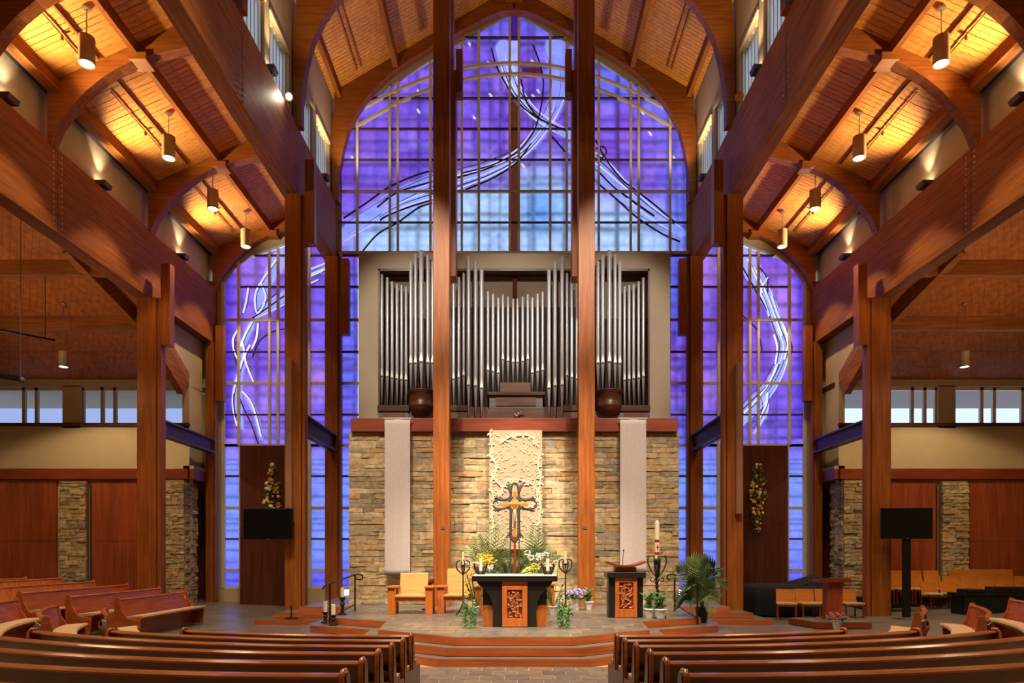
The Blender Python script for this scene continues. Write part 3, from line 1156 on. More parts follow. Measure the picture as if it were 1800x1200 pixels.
def stroke(pts, paint, amt, soft=1.5, taper=False, lines=0):
    """flowing ribbon of paler glass; pts (x, y, half width)"""
    P = [tuple(v) for v in arcpts(pts, 10)]
    best = np.full((GH, GW), 1e9)
    off = np.zeros((GH, GW))
    xs = [p[0] for p in P]; ys = [p[1] for p in P]
    w = max(p[2] for p in P) + 8
    x0, x1 = max(0, int((min(xs) - w) / 2)), min(GW, int((max(xs) + w) / 2) + 1)
    y0, y1 = max(0, int((min(ys) - w) / 2)), min(GH, int((max(ys) + w) / 2) + 1)
    X, Y = FX[y0:y1, x0:x1], FY[y0:y1, x0:x1]
    bst = np.full(X.shape, 1e9)
    offs = np.zeros(X.shape)
    for a, b in zip(P[:-1], P[1:]):
        dx, dy = b[0] - a[0], b[1] - a[1]
        L2 = dx * dx + dy * dy + 1e-9
        t = np.clip(((X - a[0]) * dx + (Y - a[1]) * dy) / L2, 0, 1)
        qx, qy = a[0] + t * dx - X, a[1] + t * dy - Y
        d = np.sqrt(qx * qx + qy * qy)
        hw = a[2] + (b[2] - a[2]) * t
        sd = d - hw
        m = sd < bst
        bst = np.where(m, sd, bst)
        offs = np.where(m, (qx * dy - qy * dx) / math.sqrt(L2) / np.maximum(hw, 0.5), offs)
    k = np.clip(-bst / soft + 0.5, 0, 1) * amt
    sub = col[y0:y1, x0:x1]
    sub[:] = sub + (np.array(paint) - sub) * k[..., None]


RIB = [
    ([(884, 84, 15), (890, 120, 14), (906, 160, 12), (932, 195, 9), (965, 220, 8), (998, 236, 8)], (150, 168, 250), 0.8, 3),
    ([(975, 84, 20), (982, 140, 17), (972, 190, 14), (945, 236, 12), (910, 272, 10), (860, 297, 12), (812, 312, 15), (760, 326, 20), (700, 350, 19), (650, 382, 17), (600, 415, 13)], (140, 156, 250), 0.72, 4),
    ([(1000, 258, 9), (1050, 292, 18), (1090, 330, 18), (1140, 372, 15), (1195, 408, 9)], (140, 162, 252), 0.6, 3),
    ([(497, 446, 15), (480, 474, 13), (463, 505, 9), (457, 525, 9), (452, 552, 3), (440, 572, 6), (427, 602, 6), (424, 622, 5), (431, 636, 3), (420, 660, 6), (416, 690, 9), (418, 720, 7), (424, 750, 3)], (146, 162, 252), 0.9, 0),
    ([(500, 520, 12), (475, 536, 9), (450, 556, 3)], (150, 166, 252), 0.8, 1),
    ([(424, 688, 1), (438, 705, 4), (449, 730, 5), (458, 770, 3)], (160, 170, 252), 0.7, 0),
    ([(520, 490, 7), (548, 478, 7), (578, 466, 7)], (150, 160, 252), 0.7, 2),
    ([(1308, 448, 17), (1322, 480, 15), (1342, 515, 12), (1357, 545, 11), (1370, 580, 10), (1379, 608, 9), (1371, 642, 10), (1350, 680, 11), (1318, 715, 13), (1295, 740, 12)], (150, 166, 252), 0.9, 2),
    ([(1340, 690, 6), (1345, 720, 5), (1325, 760, 2)], (170, 186, 255), 0.8, 1),
]
for pts, paint, amt, ln in RIB:
    stroke(pts, paint, amt, soft=3.0)
# small bright glass jewels
for (jx, jy) in ((824, 77), (862, 166), (858, 110), (833, 206), (935, 108), (936, 168), (733, 157), (735, 195), (618, 277), (1128, 197), (1142, 234), (1185, 277), (918, 290), (946, 160)):
    stroke([(jx - 1, jy - 2, 1.6), (jx + 1.5, jy + 2, 1.6)], (225, 235, 255), 0.9)
FIELD = np.clip(col, 0, 255) / 255.0
FIELD = np.where(FIELD <= 0.04045, FIELD / 12.92, ((FIELD + 0.055) / 1.055) ** 2.4)


def glass_pane(parent, x0, x1, y0, y1, top):
    """pane between pixel columns x0..x1 and rows y0..y1, its head cut along top(x)"""
    xm = [x0, x1]
    tops = [top(x) for x in xm]
    if min(tops) >= y1 - 2: return
    org = world_loc(parent)
    nx = max(2, int((x1 - x0) / 2.2) + 1)
    ny = max(2, int((y1 - min(y0, y1 - 4)) / 2.2) + 1)
    us = np.linspace(x0, x1, nx)
    vs = np.linspace(0, 1, ny)
    pts = np.zeros((ny, nx, 3))
    cols = np.ones((ny, nx, 4), dtype=np.float32)
    tp = np.array([max(y0, min(top(u), y1 - 0.5)) for u in us])
    for j, v in enumerate(vs):
        py = tp + (y1 - tp) * v
        pts[j, :, 0] = (us - XC) / PG - org.x
        pts[j, :, 1] = YG - org.y
        pts[j, :, 2] = H + (YC - py) / PG - org.z
        ix = np.clip((us / 2).astype(int), 0, GW - 1)
        iy = np.clip((py / 2).astype(int), 0, GH - 1)
        cols[j, :, :3] = FIELD[iy, ix]
    idx = np.arange(nx * ny).reshape(ny, nx)
    f = np.stack([idx[:-1, :-1], idx[1:, :-1], idx[1:, 1:], idx[:-1, 1:]], -1).reshape(-1, 4)
    me = bpy.data.meshes.new('glass_pane')
    me.from_pydata(pts.reshape(-1, 3).tolist(), [], f.tolist())
    at_ = me.attributes.new('glass', 'FLOAT_COLOR', 'POINT')
    at_.data.foreach_set('color', cols.reshape(-1))
    me.materials.append(M['stained'])
    link('glass_pane', me, parent)


def bar_v(parent, px, y0, y1, w=4.2, mat='mullion', d=0.10):
    q = MB()
    q.box(gx(px - w / 2), gx(px + w / 2), YG - d, YG + 0.05, gz(y1), gz(y0))
    q.build('mullion', M[mat], parent)


def bar_h(parent, py, x0, x1, w=3.6, mat='mullion', d=0.08):
    q = MB()
    q.box(gx(x0), gx(x1), YG - d, YG + 0.05, gz(py + w / 2), gz(py - w / 2))
    q.build('transom', M[mat], parent)


def lead_line(parent, pts, wpx=2.4, mat='lead'):
    q = MB()
    q.tube([(gx(p[0]), YG - 0.02, gz(p[1])) for p in arcpts([(a, b, 0) for a, b in pts], 7)], wpx / 2 / PG, 6)
    q.build('glass_streak' if mat == 'streak' else 'lead_came', M[mat], parent)


def top_nave(x):
    return 19 + 0.62 * abs(x - XC)


MAJ = {338, 445, 563, 674, 783, 893, 1002}
# --- the great middle window
t = thing('window_1', 'tall purple and blue stained glass in the middle gable behind the organ', 'window', (0, YG, z(0)), kind='structure')
vx = [597, 629, 686, 700, 757, 782, 812, 842, 896, 912, 967, 996, 1024, 1052, 1108, 1122, 1177, 1210]
hy = [10, 68, 120, 174, 228, 282, 338, 392, 445]
for x0, x1 in zip(vx[:-1], vx[1:]):
    for y0, y1 in zip(hy[:-1], hy[1:]):
        glass_pane(t, x0, x1, y0, y1, top_nave)
hl = [445, 450, 505, 563, 619, 674, 729, 783, 837, 893, 947, 1002, 1033]
for x0, x1 in ((597, 629), (1178, 1210)):
    for y0, y1 in zip(hl[1:-1], hl[2:]):
        glass_pane(t, x0, x1, y0, y1, lambda x: 0)
for x in vx[1:-1]:
    bar_v(t, x, top_nave(x), 445)
for y in hy[3:]:
    hw = min(306, 306 if y > 270 else (y - 14) / 0.62)
    if y == 174: hw = 250
    bar_h(t, y, XC - hw, XC + hw, 4.6 if y in MAJ else 2.5, 'mullion' if y in MAJ else 'lead')
bar_h(t, 68, XC - 86, XC + 86, 3, 'lead')
for x0, x1 in ((600, 632), (1175, 1207)):
    for y in hl[1:]:
        bar_h(t, y, x0, x1, 4.6 if y in MAJ or y > 1010 else 3.2, 'mullion' if y in MAJ or y > 1010 else 'lead')
    bar_v(t, x0, 445, 1033, 5)
for off, cv in ((116, 24), (135, 26)):
    for s in (-1, 1):
        q = MB()
        P = []
        for k in range(15):
            dx = k / 14 * (262 if off == 116 else 276)
            P.append((gx(XC + s * dx), gz(off + cv * (dx / 146) ** 2)))
        q.strip(P, [(a, b + 4.4 / PG) for a, b in P], YG - 0.12, YG + 0.04)
        q.build('arched_bar', M['mullion'], t)
for pts in ([(864, 85), (872, 115), (893, 155), (915, 185), (940, 205), (975, 222), (996, 231)],
            [(937, 80), (948, 110), (955, 143), (952, 183), (943, 220), (933, 240), (910, 267), (867, 290), (813, 305)],
            [(916, 140), (923, 173), (937, 197), (953, 213)],
            [(933, 253), (907, 287), (867, 313), (818, 334)],
            [(760, 300), (727, 310), (683, 330), (640, 360), (604, 384)],
            [(760, 320), (700, 338), (663, 365)], [(760, 357), (735, 366), (700, 391), (664, 412), (636, 444)],
            [(760, 352), (720, 364), (680, 380), (668, 388)],
            [(1047, 247), (1063, 277), (1090, 313), (1120, 337), (1150, 360), (1187, 392)],
            [(970, 240), (993, 267)], [(1050, 322), (1083, 350), (1120, 383), (1165, 412), (1195, 425)],
            [(1050, 300), (1080, 330), (1110, 352), (1150, 380)],
            [(1047, 262), (1060, 258), (1066, 268), (1058, 278), (1049, 274)]):
    lead_line(t, pts, 3.0)

def streaks(parent, ribs, seed):
    r = random.Random(seed)
    for pts, _, _, ln in ribs:
        P = [tuple(v) for v in arcpts(pts, 8)]
        n = len(P)
        for k in range(ln * 2):
            base = -0.95 + 1.9 * k / max(1, ln * 2 - 1)
            a = int(r.uniform(0, 0.35) * n) if 0 < k < ln * 2 - 1 else 0
            b = int(r.uniform(0.6, 1.0) * n) if 0 < k < ln * 2 - 1 else n
            ph, am = r.uniform(0, 6), r.uniform(0.05, 0.3)
            line = []
            for i in range(a, b):
                p, q = P[max(i - 1, 0)], P[min(i + 1, n - 1)]
                dx, dy = q[0] - p[0], q[1] - p[1]
                L = math.hypot(dx, dy) + 1e-6
                o = (base + am * math.sin(ph + i * 0.12)) * P[i][2]
                line.append((gx(P[i][0] - dy / L * o), YG - 0.012, gz(P[i][1] + dx / L * o)))
            if len(line) < 4: continue
            pale = (k % 2 == 0)
            m_ = len(line)
            w = r.uniform(0.6, 1.1) / PG
            q_ = MB()
            q_.tube(line, [w * (0.35 + 0.65 * math.sin(PI * (i + 0.5) / m_)) for i in range(m_)], 5)
            q_.build('glass_streak' if pale else 'lead_came', M['streak'] if pale else M['lead'], parent)


streaks(t, RIB[:3], 3)
# --- the two aisle windows
for s in (-1, 1):
    def mx(px): return px if s < 0 else 2 * XC - px
    t = thing('window_%d' % (2 if s < 0 else 3), '%s aisle stained glass with a pale ribbon, between the inner and outer columns' % SIDE[s], 'window', (s * 8.2, YG, z(0)), kind='structure')
    def top_a(x):
        d = x if s < 0 else 2 * XC - x
        if d < 421: return 462 + (421 - d) * 1.3
        return 462 - (d - 421) * 0.36
    va = [394, 421, 475, 490, 531, 545, 575, 600]
    ha = [395, 450, 505, 563, 619, 674, 729, 783]
    for a, b in zip(va[:-1], va[1:]):
        x0, x1 = sorted((mx(a), mx(b)))
        for y0, y1 in zip(ha[:-1], ha[1:]):
            glass_pane(t, x0, x1, y0, y1, top_a)
    for a in va[:-1]:
        bar_v(t, mx(a), top_a(mx(a)), 783, 5.2 if a in (394,) else 4.4)
    for y in ha[1:]:
        xa = 394 if y > 510 else 421 if y > 460 else 448
        x0, x1 = sorted((mx(xa), mx(600)))
        bar_h(t, y, x0, x1, 4.6 if y in MAJ else 2.6, 'mullion' if y in MAJ else 'lead')
    hb = [783, 837, 893, 947, 1002, 1033]
    for a, b in ((394, 425), (545, 577)):
        x0, x1 = sorted((mx(a), mx(b)))
        for y0, y1 in zip(hb[:-1], hb[1:]):
            glass_pane(t, x0, x1, y0, y1, lambda x: 0)
        for y in hb:
            bar_h(t, y, x0, x1, 4.8 if y in MAJ or y > 1010 else 3.0, 'mullion' if y in MAJ or y > 1010 else 'lead')
        bar_v(t, mx(a), 783, 1033, 6)
        bar_v(t, mx(b), 783, 1033, 6)
    q = MB()
    q.box(s * 6.1, s * 7.85, 23.9, 24.0, 0, gz(1034))
    q.box(s * 9.3, s * 10.3, 23.9, 24.0, 0, gz(1034))
    q.build('apron', M['cream'], t)
    q = MB()
    q.box(s * 7.22, s * 9.52, 23.92, 24.02, gz(1033), gz(786))
    q.build('infill', M['dark_panel'], t)
    streaks(t, RIB[3:7] if s < 0 else RIB[7:], 5)
    if s < 0:
        L_ = ([(500, 578), (478, 584), (456, 600), (444, 628)], [(500, 520), (478, 536), (455, 552), (440, 562)], [(418, 690), (430, 720), (442, 745), (455, 782)], [(414, 600), (412, 622), (418, 645)], [(411, 690), (412, 720), (418, 755)])
    else:
        L_ = ([(1305, 470), (1325, 505), (1345, 540), (1356, 566)], [(1300, 550), (1330, 580), (1340, 620)], [(1370, 640), (1355, 670), (1325, 700), (1300, 725)], [(1335, 470), (1348, 490), (1349, 515)], [(1385, 590), (1392, 612), (1385, 635)])
    if s < 0:
        WH = ([(487, 455), (466, 486), (450, 514), (449, 540), (453, 552)], [(459, 498), (467, 519), (464, 535), (454, 552)], [(446, 561), (431, 589), (423, 610)], [(420, 577), (410, 596), (412, 617), (418, 631)],
              [(454, 568), (451, 594), (443, 613)], [(426, 599), (429, 622), (422, 648), (411, 688), (410, 716), (417, 749)], [(440, 606), (431, 627), (437, 650), (446, 671)], [(426, 688), (440, 704), (449, 727), (459, 766)],
              [(437, 505), (433, 530), (428, 550)], [(532, 492), (560, 480), (578, 470)], [(532, 505), (560, 492)])
    else:
        WH = ([(1349, 488), (1337, 512), (1343, 530), (1352, 556)], [(1325, 470), (1340, 500), (1352, 530), (1366, 568), (1374, 590)], [(1356, 520), (1366, 550), (1380, 580), (1384, 606), (1378, 632)],
              [(1366, 640), (1352, 672), (1330, 702), (1308, 726)], [(1349, 690), (1346, 712), (1334, 736)], [(1360, 588), (1366, 612), (1362, 640)], [(1313, 455), (1328, 486), (1340, 515)])
    for pts in WH:
        lead_line(t, pts, 3.2, 'streak')
        lead_line(t, [(a + 2.6, b + 0.6) for a, b in pts], 1.3)
    for pts in L_:
        lead_line(t, pts, 2.4)
# ------------------------------------------------------------------ chancel platform and steps
RZ = 0.15
def mirror(half):
    return half + [(-x, y) for x, y in reversed(half)]


LAY = [
    (0.45, [(-1.0, 11.72), (-2.55, 12.9), (-2.7, 14.5), (-4.2, 15.4), (-4.4, 17.4), (-4.4, 18.62), (-5.85, 18.62), (-5.85, 23.85)]),
    (0.30, [(-1.12, 11.47), (-2.85, 12.72), (-3.0, 14.25), (-4.5, 15.12), (-4.75, 17.3), (-4.75, 18.36), (-6.42, 18.36), (-6.42, 23.85)]),
    (0.15, [(-1.24, 11.22), (-3.12, 12.55), (-3.27, 14.02), (-4.8, 14.85), (-5.1, 17.1), (-5.1, 18.08), (-6.85, 18.08), (-6.85, 23.85)]),
]
plat = thing('chancel_platform', 'slate topped chancel platform with three cherry wood step risers', 'platform', (0, 17, 0))


def poly_mesh(name, poly, z0, z1, mat, parent):
    q = MB()
    q.prism(poly, 'z', z0, z1)
    return q.build(name, mat, parent)


for zt, half in LAY:
    poly = mirror(half)
    poly_mesh('step_core', poly, zt - RZ, zt - 0.010, M['slate'], plat)
    P = mirror(half)
    P = P + P[:1]
    for a, b in zip(P[:-1], P[1:]):
        d = Vector((b[0] - a[0], b[1] - a[1], 0))
        if d.length < 0.02 or (abs(a[1] - b[1]) < 0.01 and a[1] > 23): continue
        n = Vector((d.y, -d.x, 0)).normalized()
        if n.y > 0.3: n = -n
        mid = (Vector((a[0], a[1], 0)) + Vector((b[0], b[1], 0))) / 2
        e = d.normalized() * 0.004
        A = Vector((a[0], a[1], zt - RZ / 2 - 0.01)) - e
        B = Vector((b[0], b[1], zt - RZ / 2 - 0.01)) + e
        q = MB()
        q.beam(A, B, 0.03, RZ - 0.016)
        q.build('riser', M['step'], plat)


def inside(p, poly):
    r = False
    j = len(poly) - 1
    for i in range(len(poly)):
        a, b = poly[i], poly[j]
        if (a[1] > p[1]) != (b[1] > p[1]) and p[0] < (b[0] - a[0]) * (p[1] - a[1]) / (b[1] - a[1]) + a[0]:
            r = not r
        j = i
    return r


for li, (zt, half) in enumerate(LAY[:1]):
    poly = mirror(half)
    edge = []
    TS = 0.46
    y = 11.74
    row = 0
    gro = MB()
    while y < 19.2:
        x = -5.9 + (TS / 2 if row % 2 else 0)
        while x < 5.9:
            cs = [(x + 0.01, y), (x + TS - 0.01, y), (x + TS - 0.01, y + TS), (x + 0.01, y + TS)]
            k = sum(inside(c, poly) for c in cs)
            if k == 4:
                gro.box(x - 0.004, x + TS + 0.004, y - 0.004, y + TS + 0.004, zt - 0.012, zt - 0.005)
                link('tile', tile_me, plat, loc=Vector((x + TS / 2, y + TS / 2, zt + rng.uniform(-0.0015, 0.0015))) - plat.location,
                     scale=(TS - 0.016, TS - 0.016, 0.012))
            x += TS
        y += TS
        row += 1
    gro.build('grout', M['grout'], plat)

# ------------------------------------------------------------------ ledge stone
def stone_unit(seed):
    r = random.Random(seed)
    nx, nz = 4, 3
    q = MB()
    idx = {}
    for j in range(nz):
        for i in range(nx):
            x, zz = -0.5 + i / (nx - 1), -0.5 + j / (nz - 1)
            border = (i in (0, nx - 1)) or (j in (0, nz - 1))
            yy = -1.0 + (r.uniform(0.12, 0.34) if border else r.uniform(0.0, 0.25))
            idx[(i, j)] = len(q.v)
            q.v.append((x + r.uniform(-0.03, 0.03), yy, zz + r.uniform(-0.07, 0.07)))
    for j in range(nz - 1):
        for i in range(nx - 1):
            q.f.append((idx[(i, j)], idx[(i + 1, j)], idx[(i + 1, j + 1)], idx[(i, j + 1)]))
    ring = [(i, 0) for i in range(nx)] + [(nx - 1, j) for j in range(1, nz)] + [(i, nz - 1) for i in range(nx - 2, -1, -1)] + [(0, j) for j in range(nz - 2, 0, -1)]
    base = len(q.v)
    for (i, j) in ring:
        x, y, zz = q.v[idx[(i, j)]]
        q.v.append((x, 0.0, zz))
    n = len(ring)
    for k in range(n):
        k2 = (k + 1) % n
        q.f.append((idx[ring[k]], base + k, base + k2, idx[ring[k2]]))
    return q


STONE_Q = [stone_unit(k) for k in range(8)]
STONE_ME = [q.mesh('stone', M['stone']) for q in STONE_Q]


def ledge_face(parent, org, ang, width, height, limit, rh=(0.12, 0.22), ln=(0.28, 0.85), dep=(0.035, 0.075), skip=None):
    """courses of stone on a face; org = lower left corner, ang = turn of the face about z (0 faces the pews)"""
    items = []
    zc = 0.0
    while zc < height - 0.03:
        h = min(random.uniform(*rh), height - zc)
        x = 0.0
        while x < width - 0.02:
            l = random.uniform(*ln) * (0.7 + 2.0 * h)
            if width - x - l < 0.12: l = width - x
            two = h > 0.16 and random.random() < 0.25
            if two:
                items.append((x, zc, l, h * 0.5))
                items.append((x, zc + h * 0.5, l, h * 0.5))
            else:
                items.append((x, zc, l, h))
            x += l
        zc += h
    items.sort(key=lambda t: -t[2] * t[3])
    ca, sa = math.cos(ang), math.sin(ang)
    stuff = MB()
    pl = world_loc(parent)
    cnt = 0
    for (x, zz, l, h) in items:
        cx, cz = x + l / 2, zz + h / 2
        loc = Vector((org[0] + ca * cx, org[1] + sa * cx, org[2] + cz))
        d = random.uniform(*dep)
        sc = (l - 0.008, d, h - 0.008)
        k = random.randrange(8)
        if cnt < limit and not (skip and skip(loc)):
            link('stone', STONE_ME[k], parent, loc=loc - pl, rot=(0, 0, ang), scale=sc)
            cnt += 1
        else:
            vs = [(loc.x + ca * v[0] * sc[0] - sa * v[1] * sc[1], loc.y + sa * v[0] * sc[0] + ca * v[1] * sc[1], loc.z + v[2] * sc[2]) for v in STONE_Q[k].v]
            stuff.add(vs, STONE_Q[k].f)
    if stuff.v:
        stuff.build('stone', M['stone_i'], parent, kind='stuff')


sw = thing('stone_wall', 'wide ledge stone wall behind the altar with a reddish wood cap', 'wall', (0, 19.8, 0.45), kind='structure')
q = MB()
q.box(-4.66, 4.68, 19.42, 20.9, 0.45, z(3.5))
q.build('core', M['mortar'], sw)
ledge_face(sw, (-4.69, 19.43, 0.45), 0, 9.38, z(3.5) - 0.45, 300)
q = MB()
q.box(-4.60, 4.62, 19.25, 20.95, z(3.48), z(3.86))
q.build('wood_cap', M['cap'], sw, bev=0.012)

for s in (-1, 1):
    t = thing('stone_pier', '%s ledge stone pier between wood wall panels, away from the chancel' % SIDE[s], 'pier', (s * 14.46, 22.5, 0.05), group='stone piers of the side walls')
    q = MB()
    q.box(s * 14.05, s * 14.88, 22.42, 22.6, 0.05, z(2.42))
    q.build('core', M['mortar'], t)
    ledge_face(t, (-14.9 if s < 0 else 14.04, 22.43, 0.1), 0, 0.86, z(2.38) - 0.1, 120, rh=(0.09, 0.16), ln=(0.2, 0.5), dep=(0.06, 0.13))
    t = thing('stone_pier', '%s ledge stone pier at the wall corner behind the outer column' % SIDE[s], 'pier', (s * 11.2, 22.8, 0.05), group='stone piers of the side walls')
    q = MB()
    q.box(s * 10.80, s * 11.66, 22.35, 23.2, 0.05, z(2.46))
    q.build('core', M['mortar'], t)
    ledge_face(t, (-11.68 if s < 0 else 10.78, 22.37, 0.1), 0, 0.90, z(2.40) - 0.1, 120, rh=(0.09, 0.17), ln=(0.2, 0.55), dep=(0.06, 0.13))
    if s < 0:
        ledge_face(t, (-10.82, 22.35, 0.1), PI / 2, 0.85, z(2.40) - 0.1, 80, rh=(0.09, 0.17), ln=(0.2, 0.4), dep=(0.06, 0.13))
    else:
        ledge_face(t, (10.82, 23.2, 0.1), -PI / 2, 0.85, z(2.40) - 0.1, 80, rh=(0.09, 0.17), ln=(0.2, 0.4), dep=(0.06, 0.13))

# ------------------------------------------------------------------ pipe organ
YO = 20.5
org = thing('pipe_organ', 'silver pipe organ in a taupe frame above the stone wall', 'organ', (0, YO, z(3.87)))


def obox(x0, x1, y0, y1, Y, d, name, mat, bev=0.0):
    """box whose front face covers the pixel rectangle when Y metres away"""
    a, b = at(x0, y1, Y), at(x1, y0, Y)
    q = MB()
    q.box(a.x, b.x, Y, Y + d, a.z, b.z)
    return q.build(name, mat, org, bev=bev)


obox(630, 665, 445, 737, YO, 0.3, 'frame_side', M['taupe'])
obox(1142, 1178, 445, 737, YO, 0.3, 'frame_side', M['taupe'])
obox(665, 1142, 445, 472, YO, 0.3, 'frame_top', M['taupe'])
obox(664, 1143, 471, 475.5, YO + 0.02, 0.5, 'frame_trim', M['organ_brown'])
obox(664, 668, 472, 737, YO + 0.02, 0.5, 'frame_trim', M['organ_brown'])
obox(1139, 1143, 472, 737, YO + 0.02, 0.5, 'frame_trim', M['organ_brown'])
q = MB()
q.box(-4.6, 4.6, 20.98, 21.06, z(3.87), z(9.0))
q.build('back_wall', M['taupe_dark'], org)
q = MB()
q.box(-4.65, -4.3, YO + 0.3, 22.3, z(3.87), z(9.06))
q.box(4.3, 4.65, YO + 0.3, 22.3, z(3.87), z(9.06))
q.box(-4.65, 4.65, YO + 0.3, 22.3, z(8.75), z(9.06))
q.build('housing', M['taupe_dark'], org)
obox(901, 909, 474, 560, 20.86, 0.11, 'back_post', M['organ_post'])
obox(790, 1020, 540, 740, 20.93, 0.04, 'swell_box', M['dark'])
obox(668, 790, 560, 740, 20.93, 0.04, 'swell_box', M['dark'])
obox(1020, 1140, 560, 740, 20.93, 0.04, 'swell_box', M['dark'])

pipes = []
def zx(v): return v / 3 + 600
def zy(v): return v / 3 + 400


def grp(xs, tops, mouths, foot, Yp, rad):
    for x, t_, m_ in zip(xs, tops, mouths):
        for sgn in (-1, 1):
            xx = x if sgn < 0 else 1835 - x
            pipes.append((zx(xx), zy(t_), zy(m_), zy(foot), Yp, rad))


grp([214, 243, 268, 294, 318, 342], [230, 265, 285, 298, 305, 312], [782, 785, 792, 796, 801, 804], 937, 20.72, 0.050)
grp([367, 392, 482], [178, 140, 180], [716, 715, 715], 866, 20.36, 0.055)
grp([422], [122], [708], 866, 20.26, 0.066)
grp([457], [145], [713], 866, 20.30, 0.058)
grp([512, 538], [215, 260], [735, 760], 866, 20.5, 0.05)
grp([572, 592, 620, 645], [300, 288, 262, 235], [797, 797, 790, 780], 938, 20.66, 0.046)
grp([671, 708, 740], [152, 178, 222], [830, 834, 846], 1006, 20.32, 0.060)
grp([773, 800, 828], [337, 350, 370], [752, 758, 766], 866, 20.66, 0.048)
grp([852, 879, 906], [352, 365, 376], [695, 704, 710], 818, 20.70, 0.046)
for (x, yt, ym, yf, Yp, r) in pipes:
    top, mo, ft = at(x, yt, Yp), at(x, ym, Yp), at(x, yf, Yp)
    Lb, Lf = top.z - ft.z, mo.z - ft.z
    q = MB()
    prof = [(r * 0.28, 0), (r * 0.9, Lf - 0.07), (r, Lf - 0.03), (r, Lb - 0.01), (r * 0.93, Lb), (r * 0.85, Lb - 0.05)]
    q.lathe(prof, 14)
    p = link('pipe', q.mesh('pipe', M['pipe'], smooth=True), org, loc=Vector((ft.x, ft.y, ft.z)) - org.location)
    q = MB()
    q.add([(-r * 0.8, -r * 0.72, Lf - 0.02), (r * 0.8, -r * 0.72, Lf - 0.02), (r * 0.8, -r * 1.12, Lf + 0.02), (-r * 0.8, -r * 1.12, Lf + 0.02),
           (0, -r * 1.03, Lf + 0.02 + r * 4.4), (r * 0.72, -r * 0.74, Lf + r * 1.8), (-r * 0.72, -r * 0.74, Lf + r * 1.8)],
          [(0, 1, 2, 3), (3, 2, 4), (2, 5, 4), (3, 4, 6), (0, 3, 6), (1, 5, 2)])
    q.build('mouth', M['mouth'], p, local=True)
    q = MB()
    q.box(-r * 0.7, r * 0.7, -r * 1.08, -r * 0.6, Lf - 0.035, Lf - 0.01)
    q.build('mouth_slot', M['dark'], p, local=True)

# the case below the pipes
for a, b, m_ in ((665, 718, 'organ_wood'), (1089, 1142, 'organ_wood')):
    obox(a, b, 722, 738, 20.4, 0.7, 'base_case', M[m_])
    obox(a - 2, b + 1, 712, 722, 20.34, 0.76, 'base_rail', M['organ_brown'], 0.01)
    obox(a + 8, b - 8, 725, 734, 20.37, 0.05, 'base_panel', M['organ_dark'], 0.006)
for a, b in ((789, 822), (989, 1020)):
    obox(a, b, 722, 738, 20.46, 0.6, 'base_case', M['organ_dark'])
    obox(a - 1, b + 1, 712, 722, 20.42, 0.7, 'base_rail', M['organ_brown'], 0.01)
for a, b in ((718, 764), (1043, 1089)):
    obox(a, b, 722, 738, 20.44, 0.6, 'base_case', M['organ_wood'])
obox(822, 858, 715, 738, 20.6, 0.6, 'base_case', M['organ_dark'])
obox(953, 989, 715, 738, 20.6, 0.6, 'base_case', M['organ_dark'])
obox(856, 957, 718, 738, 20.2, 0.9, 'console_lower', M['organ_dark'], 0.012)
obox(858, 955, 722, 735, 20.17, 0.05, 'console_panel', M['organ_dark'], 0.008)
obox(860, 954, 693, 718, 20.32, 0.8, 'console_upper', M['organ_wood'], 0.012)
obox(872, 942, 698, 713, 20.29, 0.04, 'console_panel', M['organ_dark'], 0.01)
obox(857, 958, 688, 694, 20.22, 0.9, 'console_cornice', M['organ_brown'], 0.012)
obox(879, 933, 672, 689, 20.45, 0.6, 'console_top', M['organ_dark'], 0.01)
q = MB()
a = at(911, 728, 20.1)
q.ball(a, 0.05, 8, 5)
q.tube(arcpts([a, a + Vector((0.08, -0.03, 0.06)), a + Vector((0.18, 0, 0.03))], 5), 0.018, 6)
q.tube(arcpts([a, a + Vector((-0.05, -0.03, -0.06)), a + Vector((-0.1, 0, 0.02))], 5), 0.018, 6)
q.build('carved_rosette', M['metal'], org, smooth=True)
for xc in (741, 2 * 905.8 - 741):
    a = at(xc, 689, 20.36)
    q = MB()
    q.lathe([(0.39, 0), (0.41, -0.02), (0.39, -0.06), (0.36, -0.08), (0.36, -0.40), (0.38, -0.42), (0.37, -0.46), (0.30, -0.58), (0.18, -0.68), (0.06, -0.73), (0, -0.74)], 24, a)
    q.build('corbel', M['organ_brown'], org, smooth=True)
    q = MB()
    q.lathe([(0.42, -0.015), (0.43, 0.0), (0.42, 0.015), (0.36, 0.02)], 24, a)
    q.build('corbel_rim', M['organ_brown'], org, smooth=True)

